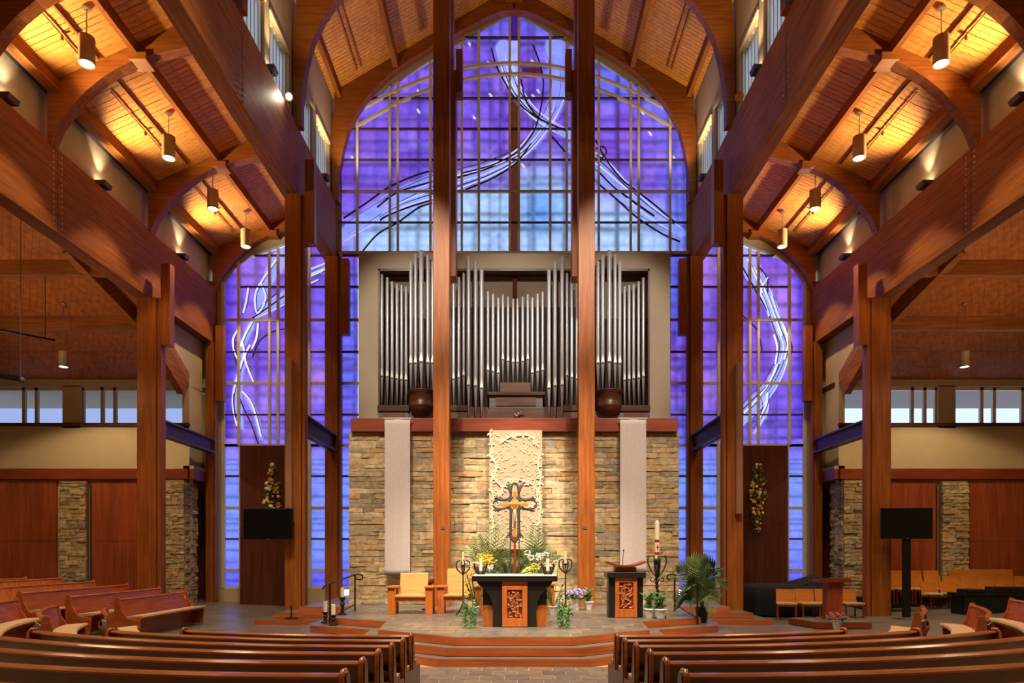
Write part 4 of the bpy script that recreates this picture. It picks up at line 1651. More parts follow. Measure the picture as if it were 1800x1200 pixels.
# ------------------------------------------------------------------ hangings on the stone wall
for s, (x0, x1, yb) in ((-1, (676, 721, 1011)), (1, (1090, 1136, 1006))):
    a, b = at(x0, yb, 19.12), at(x1, 737, 19.12)
    t = thing('banner', '%s pale lilac gauze banner hanging over the stone wall' % SIDE[s], 'banner', ((a.x + b.x) / 2, 19.12, b.z), group='gauze banners')
    q = MB()
    nx, ny = 14, 30
    for j in range(ny + 1):
        for i in range(nx + 1):
            u, v = i / nx, j / ny
            q.v.append((a.x + (b.x - a.x) * u, 19.12 + 0.018 * math.sin(u * 9 + v * 1.3) * (0.4 + v) - (0.0), b.z + 0.02 + (a.z - b.z) * v))
    for j in range(ny):
        for i in range(nx):
            k = j * (nx + 1) + i
            q.f.append((k, k + nx + 1, k + nx + 2, k + 1))
    o = q.build('cloth', M['banner'], t, smooth=True)
    md = o.modifiers.new('solid', 'SOLIDIFY')
    md.thickness = 0.006
    q = MB()
    q.tube([(a.x - 0.03, 19.12, b.z + 0.03), (b.x + 0.03, 19.12, b.z + 0.03)], 0.02, 8)
    for xx in (a.x + 0.06, b.x - 0.06):
        q.box(xx - 0.015, xx + 0.015, 19.12, 19.26, b.z + 0.02, b.z + 0.04)
    q.build('rod', M['mullion'], t)

a, b = at(860, 965, 19.2), at(953, 756, 19.2)
t = thing('lace_hanging', 'cream hanging with raised vines and leaves behind the cross', 'tapestry', ((a.x + b.x) / 2, 19.2, b.z))
q = MB()
q.box(a.x, b.x, 19.2, 19.24, a.z, b.z)
q.build('ground', M['lace'], t)
def lp(px, py, d=0.0): return at(px, py, 19.19 - d)
VINES = [[(861, 760), (864, 790), (860, 800), (871, 815), (869, 830), (866, 838), (876, 850), (884, 858)],
         [(873, 880), (881, 862), (890, 848), (900, 843), (912, 843), (926, 848), (940, 855), (945, 872), (938, 888), (918, 893)],
         [(949, 800), (946, 820), (950, 840), (948, 862), (950, 890), (946, 925)],
         [(880, 780), (893, 770), (905, 766), (918, 764), (934, 768), (944, 780)],
         [(866, 838), (863, 855), (868, 880), (864, 905), (868, 930)]]
random.seed(21)
lf = MB()
for V in VINES:
    q = MB()
    P = arcpts([lp(x, y, 0.01) for x, y in V], 6)
    q.tube(P, 0.022, 6)
    q.build('vine', M['vine'], t, smooth=True)
    for p in P[::2]:
        for k in range(2):
            an = random.uniform(0, 2 * PI)
            d = Vector((math.cos(an), -0.08, math.sin(an))) * random.uniform(0.09, 0.16)
            lf.leaf(p, p + d, 0.06, (0, -1, 0))
for k in range(360):
    px, py = random.uniform(863, 950), random.uniform(761, 962)
    p = lp(px, py)
    an = random.uniform(0, 2 * PI)
    d = Vector((math.cos(an), -0.15, math.sin(an))) * random.uniform(0.06, 0.12)
    if p.x + d.x < a.x or p.x + d.x > b.x: continue
    lf.leaf(p, p + d, 0.034, (0, -1, 0))
lf.build('leaf', M['vine'], t, kind='stuff')

# ------------------------------------------------------------------ altar
def relief(parent, x0, x1, z0, z1, y, seed, mat='carve'):
    """carved vines and leaves on a recessed panel"""
    r = random.Random(seed)
    q = MB()
    w, h = x1 - x0, z1 - z0
    for k in range(5):
        pts = []
        for i in range(5):
            pts.append((x0 + w * (0.12 + 0.76 * r.random()), y - 0.012, z0 + h * (0.05 + 0.9 * (i + r.random() * 0.6) / 5)))
        q.tube(arcpts(pts, 5), 0.012, 5)
    for k in range(46):
        p = Vector((x0 + w * r.uniform(0.08, 0.92), y - 0.01, z0 + h * r.uniform(0.05, 0.95)))
        an = r.uniform(0, 2 * PI)
        d = Vector((math.cos(an), -0.1, math.sin(an))) * r.uniform(0.05, 0.1)
        q.leaf(p - d / 2, p + d / 2 + Vector((0, -0.012, 0)), 0.045, (0, -1, 0), 0.35)
    q.build('carving', M[mat], parent, kind='stuff')


AY = 13.2
t = thing('altar', 'dark topped altar with white cloth and carved orange wood front', 'altar', (0.015, AY + 0.45, 0.45))
ax = 0.015
q = MB()
q.box(ax - 0.83, ax + 0.83, AY, AY + 0.95, 1.335, 1.445)
q.build('table_top', M['black_wood'], t, bev=0.02)
q = MB()
q.box(ax - 0.80, ax + 0.80, AY - 0.004, AY + 0.9, 1.447, 1.462)
q.box(ax - 0.80, ax + 0.80, AY - 0.012, AY - 0.004, 1.440, 1.462)
q.build('cloth', M['white'], t)
# carved front
x0, x1 = ax - 0.245, ax + 0.245
q = MB()
q.box(x0, x0 + 0.10, AY + 0.02, AY + 0.2, 0.46, 1.24)
q.box(x1 - 0.10, x1, AY + 0.02, AY + 0.2, 0.46, 1.24)
q.box(x0 + 0.1, x1 - 0.1, AY + 0.02, AY + 0.2, 0.46, 0.62)
q.box(x0 + 0.1, x1 - 0.1, AY + 0.02, AY + 0.2, 1.17, 1.24)
q.box(x0, x1, AY + 0.06, AY + 0.2, 1.24, 1.335)
q.build('front_frame', M['orange'], t, bev=0.006)
q = MB()
q.box(x0 + 0.1, x1 - 0.1, AY + 0.06, AY + 0.18, 0.62, 1.17)
q.build('front_panel', M['carve_dark'], t)
relief(t, x0 + 0.1, x1 - 0.1, 0.62, 1.17, AY + 0.055, 5)
for s in (-1, 1):
    # curved ebonised brackets that spread to the top
    poly = []
    inner = [(0.25, 0.45), (0.25, 1.335)]
    outer = [(0.43, 0.45), (0.42, 0.72), (0.44, 0.92), (0.50, 1.07), (0.60, 1.19), (0.70, 1.27), (0.74, 1.335)]
    poly = [(ax + s * u, w) for u, w in [inner[0]] + outer + [inner[1]]]
    if s < 0: poly = poly[::-1]
    q = MB()
    q.prism(poly, 'y', AY + 0.07, AY + 0.17)
    q.build('bracket', M['black_wood'], t, bev=0.008)
    q = MB()
    q.prism(poly, 'y', AY + 0.75, AY + 0.85)
    q.build('bracket', M['black_wood'], t, bev=0.008)
    q = MB()
    q.box(ax + s * 0.42, ax + s * 0.635, AY + 0.2, AY + 0.72, 0.45, 0.86)
    q.build('plinth_block', M['orange'], t, bev=0.008)
    q = MB()
    q.box(ax + s * 0.25, ax + s * 0.63, AY + 0.22, AY + 0.70, 0.86, 1.335)
    q.build('dark_carcass', M['black_wood'], t)

# ------------------------------------------------------------------ ambo
LY = 15.2
lx = 2.50
t = thing('ambo', 'lectern with carved orange panel, dark sides and curved book rest', 'lectern', (lx, LY + 0.2, 0.45))
q = MB()
q.box(lx - 0.43, lx + 0.43, LY - 0.05, LY + 0.5, 1.34, 1.47)
q.build('table_top', M['black_wood'], t, bev=0.02)
x0, x1 = lx - 0.245, lx + 0.245
q = MB()
q.box(x0, x0 + 0.09, LY, LY + 0.4, 0.46, 1.34)
q.box(x1 - 0.09, x1, LY, LY + 0.4, 0.46, 1.34)
q.box(x0 + 0.09, x1 - 0.09, LY, LY + 0.4, 0.46, 0.64)
q.box(x0 + 0.09, x1 - 0.09, LY, LY + 0.4, 1.24, 1.34)
q.build('front_frame', M['orange'], t, bev=0.006)
q = MB()
q.box(x0 + 0.09, x1 - 0.09, LY + 0.04, LY + 0.36, 0.64, 1.24)
q.build('front_panel', M['carve_dark'], t)
relief(t, x0 + 0.09, x1 - 0.09, 0.64, 1.24, LY + 0.035, 8)
for s in (-1, 1):
    q = MB()
    q.box(lx + s * 0.25, lx + s * 0.385, LY + 0.06, LY + 0.4, 0.46, 1.34)
    q.build('side_leg', M['black_wood'], t, bev=0.01)
q = MB()
q.box(lx - 0.24, lx + 0.24, LY + 0.08, LY + 0.36, 1.47, 1.58)
q.build('neck', M['orange'], t, bev=0.008)
inn = [(lx - 0.43 + 0.86 * k / 12, 1.575 + 0.10 * (abs(k - 6) / 6) ** 2) for k in range(13)]
q = MB()
q.strip(inn, [(p[0], p[1] + 0.045) for p in inn], LY - 0.04, LY + 0.46)
q.build('book_rest', M['trim'], t, bev=0.006)
q = MB()
q.tube(arcpts([(lx - 0.03, LY + 0.3, 1.60), (lx - 0.03, LY + 0.28, 1.8), (lx - 0.03, LY + 0.2, 1.93)], 6), 0.008, 6)
q.ball((lx - 0.03, LY + 0.19, 1.95), 0.02, 8, 6)
q.build('microphone', M['black'], t)

# ------------------------------------------------------------------ presider chairs
def armchair(label, xc, yc, wd, top):
    t = thing('armchair', label, 'chair', (xc, yc, 0.45), group='presider armchairs')
    q = MB()
    q.add([(-wd / 2, 0.02, 0.40), (wd / 2, 0.02, 0.40), (wd / 2, 0.16, top), (-wd / 2, 0.16, top),
           (-wd / 2, 0.08, 0.40), (wd / 2, 0.08, 0.40), (wd / 2, 0.22, top), (-wd / 2, 0.22, top)],
          [(0, 1, 2, 3), (7, 6, 5, 4), (1, 0, 4, 5), (2, 1, 5, 6), (3, 2, 6, 7), (0, 3, 7, 4)])
    q.build('backrest', M['maple'], t, local=True, bev=0.012)
    q = MB()
    q.box(-wd / 2 - 0.02, wd / 2 + 0.02, -0.52, 0.05, 0.40, 0.46)
    q.build('seat', M['maple'], t, local=True, bev=0.015)
    q = MB()
    q.box(-wd / 2 - 0.02, wd / 2 + 0.02, -0.47, 0.02, 0.30, 0.40)
    q.build('seat_frame', M['orange'], t, local=True, bev=0.008)
    for s in (-1, 1):
        xa = s * (wd / 2 + 0.10)
        q = MB()
        q.box(xa - 0.12, xa + 0.12, -0.56, 0.14, 0.62, 0.66)
        q.build('armrest', M['orange'], t, local=True, bev=0.01)
        q = MB()
        q.box(xa - 0.085, xa + 0.085, -0.52, -0.36, 0.0, 0.62)
        q.build('leg', M['orange'], t, local=True, bev=0.01)
        q = MB()
        q.box(xa - 0.07, xa + 0.07, 0.0, 0.13, 0.0, 0.62)
        q.build('leg', M['orange'], t, local=True, bev=0.01)
    return t


armchair('lower wooden armchair with pale back, left of its taller neighbour', -2.44, 16.55, 0.68, 0.96)
armchair('taller wooden armchair with pale back, half behind the altar', -1.30, 16.75, 0.70, 1.06)
a = at(752, 1040, 17.4)
t = thing('clay_bowl', 'terracotta bowl on a slim stand between the two armchairs', 'bowl', (a.x, 17.4, 0.45))
q = MB()
q.lathe([(0.06, 0.62), (0.16, 0.68), (0.19, 0.80), (0.17, 0.82), (0.15, 0.70), (0.0, 0.66)], 18)
q.build('bowl', M['clay'], t, local=True, smooth=True)
q = MB()
q.lathe([(0.16, 0), (0.16, 0.03), (0.03, 0.06), (0.03, 0.6), (0.1, 0.63)], 12)
q.build('stand', M['iron'], t, local=True)

armchair('wooden armchair almost hidden behind the right end of the altar', 0.50, 17.92, 0.68, 0.92)

# ------------------------------------------------------------------ processional cross
CY = 16.0
t = thing('processional_cross', 'wood crucifix on a red staff inside a branching iron cross outline', 'cross', tuple(at(904.6, 1072, CY)))
t.location.z = 0.45
def cp(u, v, d=0.0):   # coordinates of the close-up of the cross (7.06 px per photo px)
    return at(800 + u / 7.06, 840 + v / 7.06, CY - d)
iron = MB()
cx0 = 740
def irs(pts, r, both=True):
    r = (r[0] * 1.25, r[1] * 1.25)
    for sg in ((1, -1) if both else (1,)):
        P = [cp(cx0 + sg * (x - cx0), y) for x, y in pts]
        n = len(arcpts(P, 5))
        rr = r if not isinstance(r, tuple) else [r[0] + (r[1] - r[0]) * i / (n - 1) for i in range(n)]
        iron.tube(arcpts(P, 5), rr, 6)
irs([(740, 55), (715, 75), (700, 110), (692, 160), (690, 215), (672, 250), (630, 268), (580, 268), (540, 258), (505, 238)], (0.02, 0.035))
irs([(692, 180), (672, 130), (650, 95), (632, 80)], (0.03, 0.012))
irs([(690, 150), (676, 105), (664, 75)], (0.025, 0.01))
irs([(545, 265), (515, 272), (490, 285), (468, 320)], (0.03, 0.014))
irs([(560, 262), (520, 252), (478, 262)], (0.025, 0.012))
irs([(468, 335), (490, 365), (540, 380), (600, 378), (650, 368), (682, 385), (692, 430), (690, 560), (692, 690), (712, 760), (740, 785)], (0.02, 0.035))
irs([(545, 385), (515, 400), (492, 412)], (0.028, 0.012))
irs([(570, 382), (545, 402), (525, 420)], (0.025, 0.01))
irs([(690, 640), (680, 680), (655, 710), (630, 742)], (0.03, 0.012))
irs([(690, 670), (678, 705), (668, 745)], (0.026, 0.012))
irs([(712, 430), (700, 390), (672, 362), (640, 352)], (0.022, 0.035))
irs([(720, 232), (690, 262), (662, 290)], (0.022, 0.03))
iron.build('iron_outline', M['grey_iron'], t, smooth=True)
for sg in (1, -1):
    q = MB()
    q.tube([cp(cx0 + sg * 55, 745), (cp(cx0 + sg * 55, 745).x, CY, 0.47)], 0.016, 6)
    q.build('iron_leg', M['grey_iron'], t)
def cbox(u0, u1, v0, v1, d, name, mat):
    a, b = cp(u0, v1), cp(u1, v0)
    q = MB()
    q.box(a.x, b.x, CY - d, CY + d * 0.6, a.z, b.z)
    return q.build(name, M[mat], t, bev=0.006)
cbox(722, 758, 165, 395, 0.035, 'upright', 'gold')
cbox(565, 912, 314, 350, 0.03, 'crossbar', 'gold')
a = cp(740, 325)
q = MB()
q.add([(a.x - 0.13, CY - 0.05, a.z), (a.x, CY - 0.05, a.z - 0.13), (a.x + 0.13, CY - 0.05, a.z), (a.x, CY - 0.05, a.z + 0.13), (a.x, CY - 0.09, a.z),
       (a.x - 0.13, CY, a.z), (a.x, CY, a.z - 0.13), (a.x + 0.13, CY, a.z), (a.x, CY, a.z + 0.13)],
      [(0, 1, 4), (1, 2, 4), (2, 3, 4), (3, 0, 4), (0, 5, 6, 1), (1, 6, 7, 2), (2, 7, 8, 3), (3, 8, 5, 0)])
q.build('centre_boss', M['gold'], t)
q = MB()
q.tube([cp(740, 392, 0.04), cp(740, 440, 0.05), cp(740, 520, 0.05), cp(740, 600, 0.04)], [0.035, 0.045, 0.035, 0.02], 8)
q.build('pale_figure', M['corpus'], t, smooth=True)
cbox(722, 758, 590, 735, 0.03, 'lower_shaft', 'gold')
a = cp(740, 730)
q = MB()
q.tube([a, (a.x, CY, a.z - 0.1), (a.x, CY, 0.47)], [0.04, 0.028, 0.022], 8)
q.build('staff', M['redwood'], t)
q = MB()
q.lathe([(0.22, 0), (0.22, 0.02), (0.04, 0.05), (0.03, 0.3)], 14, (a.x, CY, 0.45))
q.build('foot', M['iron'], t)
# ------------------------------------------------------------------ pews
def pew(label, path, target, group, zf, end_caps=True, mats=('pew', 'pew_rail'), carve=False, books=None, rot_low=0.0):
    """pew along a plan path, its front turned to target; zf floor height"""
    P = [Vector((p[0], p[1], 0)) for p in path]
    n = len(P)
    Ns = []
    for i in range(n):
        d = (P[min(i + 1, n - 1)] - P[max(i - 1, 0)]).normalized()
        nm = Vector((-d.y, d.x, 0))
        if nm.dot(Vector((target[0], target[1], 0)) - P[i]) < 0: nm = -nm
        Ns.append(nm)
    mid = P[n // 2]
    t = thing('pew', label, 'pew', (mid.x, mid.y, zf), group=group)
    W = [Vector((p.x, p.y, zf)) for p in P]
    def sw(name, sec, mat, bev=0.0, smooth=False):
        q = MB()
        q.sweep(W, Ns, sec)
        return q.build(name, M[mat], t, bev=bev)
    sw('backrest', [(0.02, 0.22), (0.05, 0.22), (-0.07, 0.825), (-0.10, 0.825)], mats[0])
    sw('top_rail', [(-0.122, 0.818), (-0.055, 0.818), (-0.048, 0.834), (-0.062, 0.850), (-0.112, 0.850), (-0.130, 0.834)], mats[1])
    sw('seat', [(0.02, 0.37), (0.43, 0.39), (0.43, 0.42), (0.02, 0.41)], mats[0])
    sw('seat_cushion', [(0.05, 0.405), (0.44, 0.415), (0.465, 0.44), (0.45, 0.475), (0.06, 0.45)], 'cushion')
    sw('front_board', [(0.08, 0.0), (0.11, 0.0), (0.11, 0.38), (0.08, 0.38)], mats[0])
    prof = [(-0.155, 0.0), (0.42, 0.0), (0.45, 0.36), (0.43, 0.42), (0.06, 0.45), (0.01, 0.55), (-0.045, 0.84), (-0.065, 0.864), (-0.12, 0.868), (-0.148, 0.84)]
    if mats[0] != 'pew':
        prof = [(-0.15, 0.0), (0.38, 0.0), (0.42, 0.37), (0.12, 0.42), (0.0, 0.62), (-0.05, 0.87), (-0.08, 0.885), (-0.13, 0.88), (-0.155, 0.80)]
    for i, sg in ((0, 1), (n - 1, -1)):
        d = (P[1] - P[0]).normalized() if i == 0 else (P[-2] - P[-1]).normalized()
        q = MB()
        a = [W[i] + Ns[i] * u + Vector((0, 0, w)) - d * 0.05 for u, w in prof]
        b = [p + d * 0.055 for p in a]
        m = len(prof)
        q.add(a + b, [tuple(range(m)), tuple(range(2 * m - 1, m - 1, -1))] + [(k, k + m, (k + 1) % m + m, (k + 1) % m) for k in range(m)])
        q.build('end_panel', M[mats[0]], t, bev=0.008)
        if mats[0] == 'pew':
            q = MB()
            q.tube([W[i] - d * 0.02 + Ns[i] * -0.16 + Vector((0, 0, 0.02)), W[i] - d * 0.02 + Ns[i] * -0.152 + Vector((0, 0, 0.83)), W[i] - d * 0.02 - Ns[i] * 0.12 + Vector((0, 0, 0.868)), W[i] - d * 0.02 - Ns[i] * 0.06 + Vector((0, 0, 0.864))], 0.02, 8)
            q.build('lit_end_edge', M['pew_rail'], t, smooth=True)  # pale strip standing in for light on the end panel's edge
        if carve and i == n - 1:
            c = W[i] + Ns[i] * 0.05 + Vector((0, 0, 0.72)) - Vector((0, 0, 0))
            q = MB()
            q.tube(arcpts([W[i] + d * 0.16 - Ns[i] * 0.02 + Vector((0, 0, 0.78)), W[i] + d * 0.26 + Ns[i] * 0.02 + Vector((0, 0, 0.66)), W[i] + d * 0.36 - Ns[i] * 0.0 + Vector((0, 0, 0.78))], 6), 0.018, 6)
            q.build('carved_loop', M['pew_rail'], t)
    # book rack behind the back
    sw('book_rack', [(-0.055, 0.50), (-0.16, 0.50), (-0.17, 0.60), (-0.158, 0.60), (-0.148, 0.515), (-0.055, 0.515)], mats[0])
    return t, W, Ns


ENDS = [(1.30, 8.6, 4.35), (1.27, 7.8, 5.05), (1.255, 7.0, 5.75), (1.232, 6.2, 6.45), (1.195, 5.4, 6.6), (1.14, 4.6, 6.6), (1.10, 3.8, 6.6)]
ORD = ['front', 'second', 'third', 'fourth', 'fifth', 'sixth', 'seventh']
for s in (-1, 1):
    for k, (xe, ye, xl) in enumerate(ENDS):
        path = []
        for i in range(15):
            d = (xl - xe) * i / 14
            path.append((s * (xe + d), ye + 0.066 * d * d))
        pew('dark pew seen from behind, %s row from the altar %s of the centre aisle' % (ORD[k], SIDE[s]), path, (0, 16), 'curved pews of the centre block', 0.0434 * k)

# blocks further out: curved pews of the fan, seen from the side
FR = [(7.15, 49, 64.5), (8.1, 46.5, 70), (9.15, 45, 77), (10.2, 44, 80)]
hym = []
for s in (-1, 1):
    for k, (r, a0, a1) in enumerate(FR):
        path = []
        for i in range(13):
            a = math.radians(a0 + (a1 - a0) * i / 12)
            path.append((s * (1.3 + r * math.sin(a)), 16.2 - r * math.cos(a)))
        zf = floor_z(*path[6])
        t, W, Ns = pew('curved red brown pew with beige cushion, %s from the centre in the %s fan block' % (['first', 'second', 'third', 'fourth'][k], SIDE[s]), path, (s * 1.3, 16.2), 'curved pews of the side fan blocks', zf, mats=('pew_front', 'pew_rail'))
        if k < 3:
            for j, ii in enumerate((1, 2, 3)):
                hym.append((s, k, j, W[ii], Ns[ii]))
for (s, k, j, p, nm) in hym:
    b = thing('hymnal', '%s hymnal of three in the rack of the %s curved pew, %s fan block' % (['nearest', 'middle', 'farthest'][j], ['first', 'second', 'third'][k], SIDE[s]), 'book',
              tuple(p - nm * 0.105 + Vector((0, 0, 0.517))), rotz=math.atan2(nm.y, nm.x) - PI / 2, group='hymnals in the pew racks')
    b.rotation_euler.x = 0.12
    q = MB()
    q.box(-0.07, 0.07, -0.018, 0.018, 0, 0.21)
    q.build('cover', M['hymnal'] if s < 0 else M['hymnal_dark'], b, local=True, bev=0.004)
    q = MB()
    q.box(-0.064, 0.072, -0.013, 0.013, 0.004, 0.213)
    q.build('pages', M['paper'], b, local=True)

# left: straight pews that face the altar from the side
SP = [(8.75, 15.25, 18.35), (9.75, 15.1, 18.9), (10.75, 15.0, 19.1), (11.7, 14.8, 19.1), (12.65, 14.6, 19.15), (13.6, 14.4, 19.1)]
for k, (x, y0, y1) in enumerate(SP):
    path = [(-x, y0 + (y1 - y0) * i / 6) for i in range(7)]
    pew('straight pew facing the altar from the left, %s counting from the altar' % ORD[k], path, (0, 17), 'side pews left of the altar', min(0.36, 0.09 * k) if k else 0.02,
        mats=('pew_front', 'pew_rail') if k < 3 else ('orange', 'pew_rail'), carve=(k == 0))

# ------------------------------------------------------------------ choir seats on the right
def choir_chair(label, x, y, zf, rot=0.0, w=0.56):
    t = thing('choir_chair', label, 'chair', (x, y, zf), rotz=rot, group='honey oak choir chairs')
    q = MB()
    q.add([(-w / 2 + 0.02, 0.20, 0.46), (w / 2 - 0.02, 0.20, 0.46), (w / 2 - 0.02, 0.29, 0.84), (-w / 2 + 0.02, 0.29, 0.84),
           (-w / 2 + 0.02, 0.225, 0.46), (w / 2 - 0.02, 0.225, 0.46), (w / 2 - 0.02, 0.315, 0.84), (-w / 2 + 0.02, 0.315, 0.84)],
          [(0, 1, 2, 3), (7, 6, 5, 4), (1, 0, 4, 5), (2, 1, 5, 6), (3, 2, 6, 7), (0, 3, 7, 4)])
    q.build('backrest', M['choir'], t, local=True)
    q = MB()
    q.box(-w / 2 + 0.01, w / 2 - 0.01, -0.26, 0.22, 0.42, 0.475)
    q.build('seat', M['cushion'], t, local=True, bev=0.012)
    q = MB()
    q.box(-w / 2 + 0.03, w / 2 - 0.03, -0.23, 0.2, 0.38, 0.42)
    q.build('seat_frame', M['choir'], t, local=True)
    for sx in (-1, 1):
        q = MB()
        q.beam((sx * (w / 2 - 0.04), -0.22, 0), (sx * (w / 2 - 0.04), -0.21, 0.42), 0.035, 0.035, (0, 1, 0))
        q.build('leg', M['trim'], t, local=True)
        q = MB()
        q.beam((sx * (w / 2 - 0.04), 0.27, 0), (sx * (w / 2 - 0.04), 0.21, 0.46), 0.035, 0.035, (0, 1, 0))
        q.build('leg', M['trim'], t, local=True)
    return t


choir0 = choir_chair('honey oak chair at the left end of the front four, beside the black cover', 7.78, 19.5, 0.02, -0.3)
NM = ['second', 'third', 'fourth']
for k, px in enumerate((1421, 1455, 1496)):
    a = at(px, 1088, 19.4)
    dup(choir0, (a.x, 19.4, 0.03), 0.0, 'honey oak chair, %s from the left in the front four by the red lectern' % NM[k])
risers = thing('choir_riser', 'black stepped choir riser under the rows of chairs', 'riser', (14, 21.2, 0.0))
for (ya, yb, za) in ((20.2, 21.05, 0.20), (21.05, 21.95, 0.34), (21.95, 22.3, 0.50)):
    q = MB()
    q.box(10.78, 18.0, ya, 22.3, za - 0.2, za)
    q.build('riser_step', M['black_wood'], risers)
ORDN = ['first', 'second', 'third', 'fourth', 'fifth', 'sixth', 'seventh', 'eighth', 'ninth', 'tenth']
for row, (Y, zf, x0, x1, nm) in enumerate(((20.55, 0.20, 12.65, 16.4, 'lowest'), (21.4, 0.34, 11.55, 17.2, 'middle'), (22.12, 0.50, 11.95, 14.1, 'highest'))):
    x = x0
    k = 0
    while x < x1:
        dup(choir0, (x, Y, zf), 0.0, 'honey oak chair, %s from the left in the %s choir row' % (ORDN[k], nm))
        x += 0.575
        k += 1
# long bench back on the top row
t = thing('choir_bench', 'long honey oak bench behind the choir chairs on the top row', 'bench', (15.15, 22.1, 0.5))
q = MB()
q.add([(14.15, 22.18, 0.96), (16.25, 22.18, 0.96), (16.25, 22.26, 1.38), (14.15, 22.26, 1.38), (14.15, 22.21, 0.96), (16.25, 22.21, 0.96), (16.25, 22.29, 1.38), (14.15, 22.29, 1.38)],
      [(0, 1, 2, 3), (7, 6, 5, 4), (1, 0, 4, 5), (2, 1, 5, 6), (3, 2, 6, 7), (0, 3, 7, 4)])
q.build('backrest', M['choir'], t)
q = MB()
q.box(14.15, 16.25, 21.8, 22.2, 0.90, 0.96)
q.build('seat', M['choir'], t)
for x in (14.2, 15.2, 16.2):
    q = MB()
    q.box(x - 0.03, x + 0.03, 21.85, 22.2, 0.5, 0.9)
    q.build('leg', M['trim'], t)

# ------------------------------------------------------------------ screens
def screen(name, label, px0, px1, py0, py1, Y, stand):
    a, b = at(px0, py1, Y), at(px1, py0, Y)
    zf = 0.05
    t = thing(name, label, 'screen', ((a.x + b.x) / 2, Y, zf))
    q = MB()
    q.box(a.x, b.x, Y, Y + 0.06, a.z, b.z)
    q.build('bezel', M['black'], t, bev=0.008)
    q = MB()
    q.box(a.x + 0.03, b.x - 0.03, Y - 0.004, Y, a.z + 0.045, b.z - 0.03)
    q.build('display', M['screen'], t)
    q = MB()
    cx = (a.x + b.x) / 2
    q.box(cx - 0.04, cx + 0.04, Y - 0.006, Y - 0.002, a.z + 0.01, a.z + 0.022)
    q.build('indicator', M['metal'], t)
    if stand:
        xs = at(1598, 1000, Y).x
        q = MB()
        q.box(xs - 0.10, xs + 0.10, Y + 0.08, Y + 0.18, zf + 0.06, b.z - 0.3)
        q.build('pole', M['black'], t, bev=0.006)
        q = MB()
        q.box(xs - 0.25, xs + 0.25, Y + 0.06, Y + 0.1, (a.z + b.z) / 2 - 0.2, (a.z + b.z) / 2 + 0.2)
        q.build('mount', M['black'], t)
        q = MB()
        q.box(xs - 0.42, xs + 0.42, Y - 0.3, Y + 0.5, zf, zf + 0.06)
        q.build('base', M['black'], t, bev=0.01)
    else:
        q = MB()
        q.box(-6.45, b.x, Y + 0.06, Y + 0.14, (a.z + b.z) / 2 - 0.06, (a.z + b.z) / 2 + 0.06)
        q.box(-6.5, -6.3, Y + 0.1, 19.42, (a.z + b.z) / 2 - 0.12, (a.z + b.z) / 2 + 0.12)
        q.build('bracket_arm', M['black'], t)
    return t


screen('wall_screen', 'black flat screen bracketed to the left timber column', 427, 515, 893, 948, 19.0, False)
screen('floor_screen', 'black flat screen on a tall black pole stand at the right', 1549, 1640, 892, 947, 18.8, True)
t = thing('stand_base', 'small black stand foot with short rod at the left column', 'stand', tuple(at(512, 1077, 18.3)))
t.location.z = 0.15
q = MB()
q.lathe([(0.18, 0), (0.18, 0.02), (0.03, 0.04), (0.018, 0.05), (0.018, 0.34), (0, 0.345)], 14)
q.build('foot', M['iron'], t, local=True)

# ------------------------------------------------------------------ covered piano and band gear
def heap(label, name, cat, poly, ztop, drape, mat, lift=None):
    cx = sum(p[0] for p in poly) / len(poly)
    cy = sum(p[1] for p in poly) / len(poly)
    return thing(name, label, cat, (cx, cy, 0.03))


t = thing('covered_piano', 'grand piano under a black cover behind the front four chairs', 'piano', (8.4, 21.4, 0.03))
q = MB()
ring = []
N_ = 64
shape = [(7.2, 20.3), (8.2, 20.15), (9.2, 20.2), (9.6, 20.6), (9.62, 21.4), (9.2, 22.1), (8.3, 22.4), (7.4, 22.2), (7.1, 21.3)]
sh = arcpts([(a, b, 0) for a, b in shape + [shape[0]]], 7)[:-1]
n = len(sh)
cx, cy = 8.4, 21.3
rows = [(1.05, 0.05), (1.04, 0.3), (1.02, 0.6), (1.0, 0.86), (0.96, 0.91), (0.5, 0.95)]
for (sc, zz) in rows:
    for i, p in enumerate(sh):
        f = 1 + (0.03 * math.sin(i * 1.9) * (1 - zz) if zz < 0.85 else 0)
        q.v.append((cx + (p.x - cx) * sc * f, cy + (p.y - cy) * sc * f, zz + 0.01 * math.sin(i * 1.1)))
for r_ in range(len(rows) - 1):
    for i in range(n):
        i2 = (i + 1) % n
        q.f.append((r_ * n + i, r_ * n + i2, (r_ + 1) * n + i2, (r_ + 1) * n + i))
q.f.append(tuple((len(rows) - 1) * n + i for i in range(n)))
q.build('cover', M['black_cloth'], t, smooth=True)
q = MB()
q.add([(8.45, 20.3, 0.9), (10.05, 20.4, 0.93), (9.2, 20.5, 1.20), (8.45, 21.9, 0.9), (10.05, 21.8, 0.93), (9.25, 21.3, 1.22)],
      [(0, 1, 2), (3, 5, 4), (0, 2, 5, 3), (1, 4, 5, 2), (0, 3, 4, 1)])
q.build('folded_lid_cover', M['black_cloth'], t)

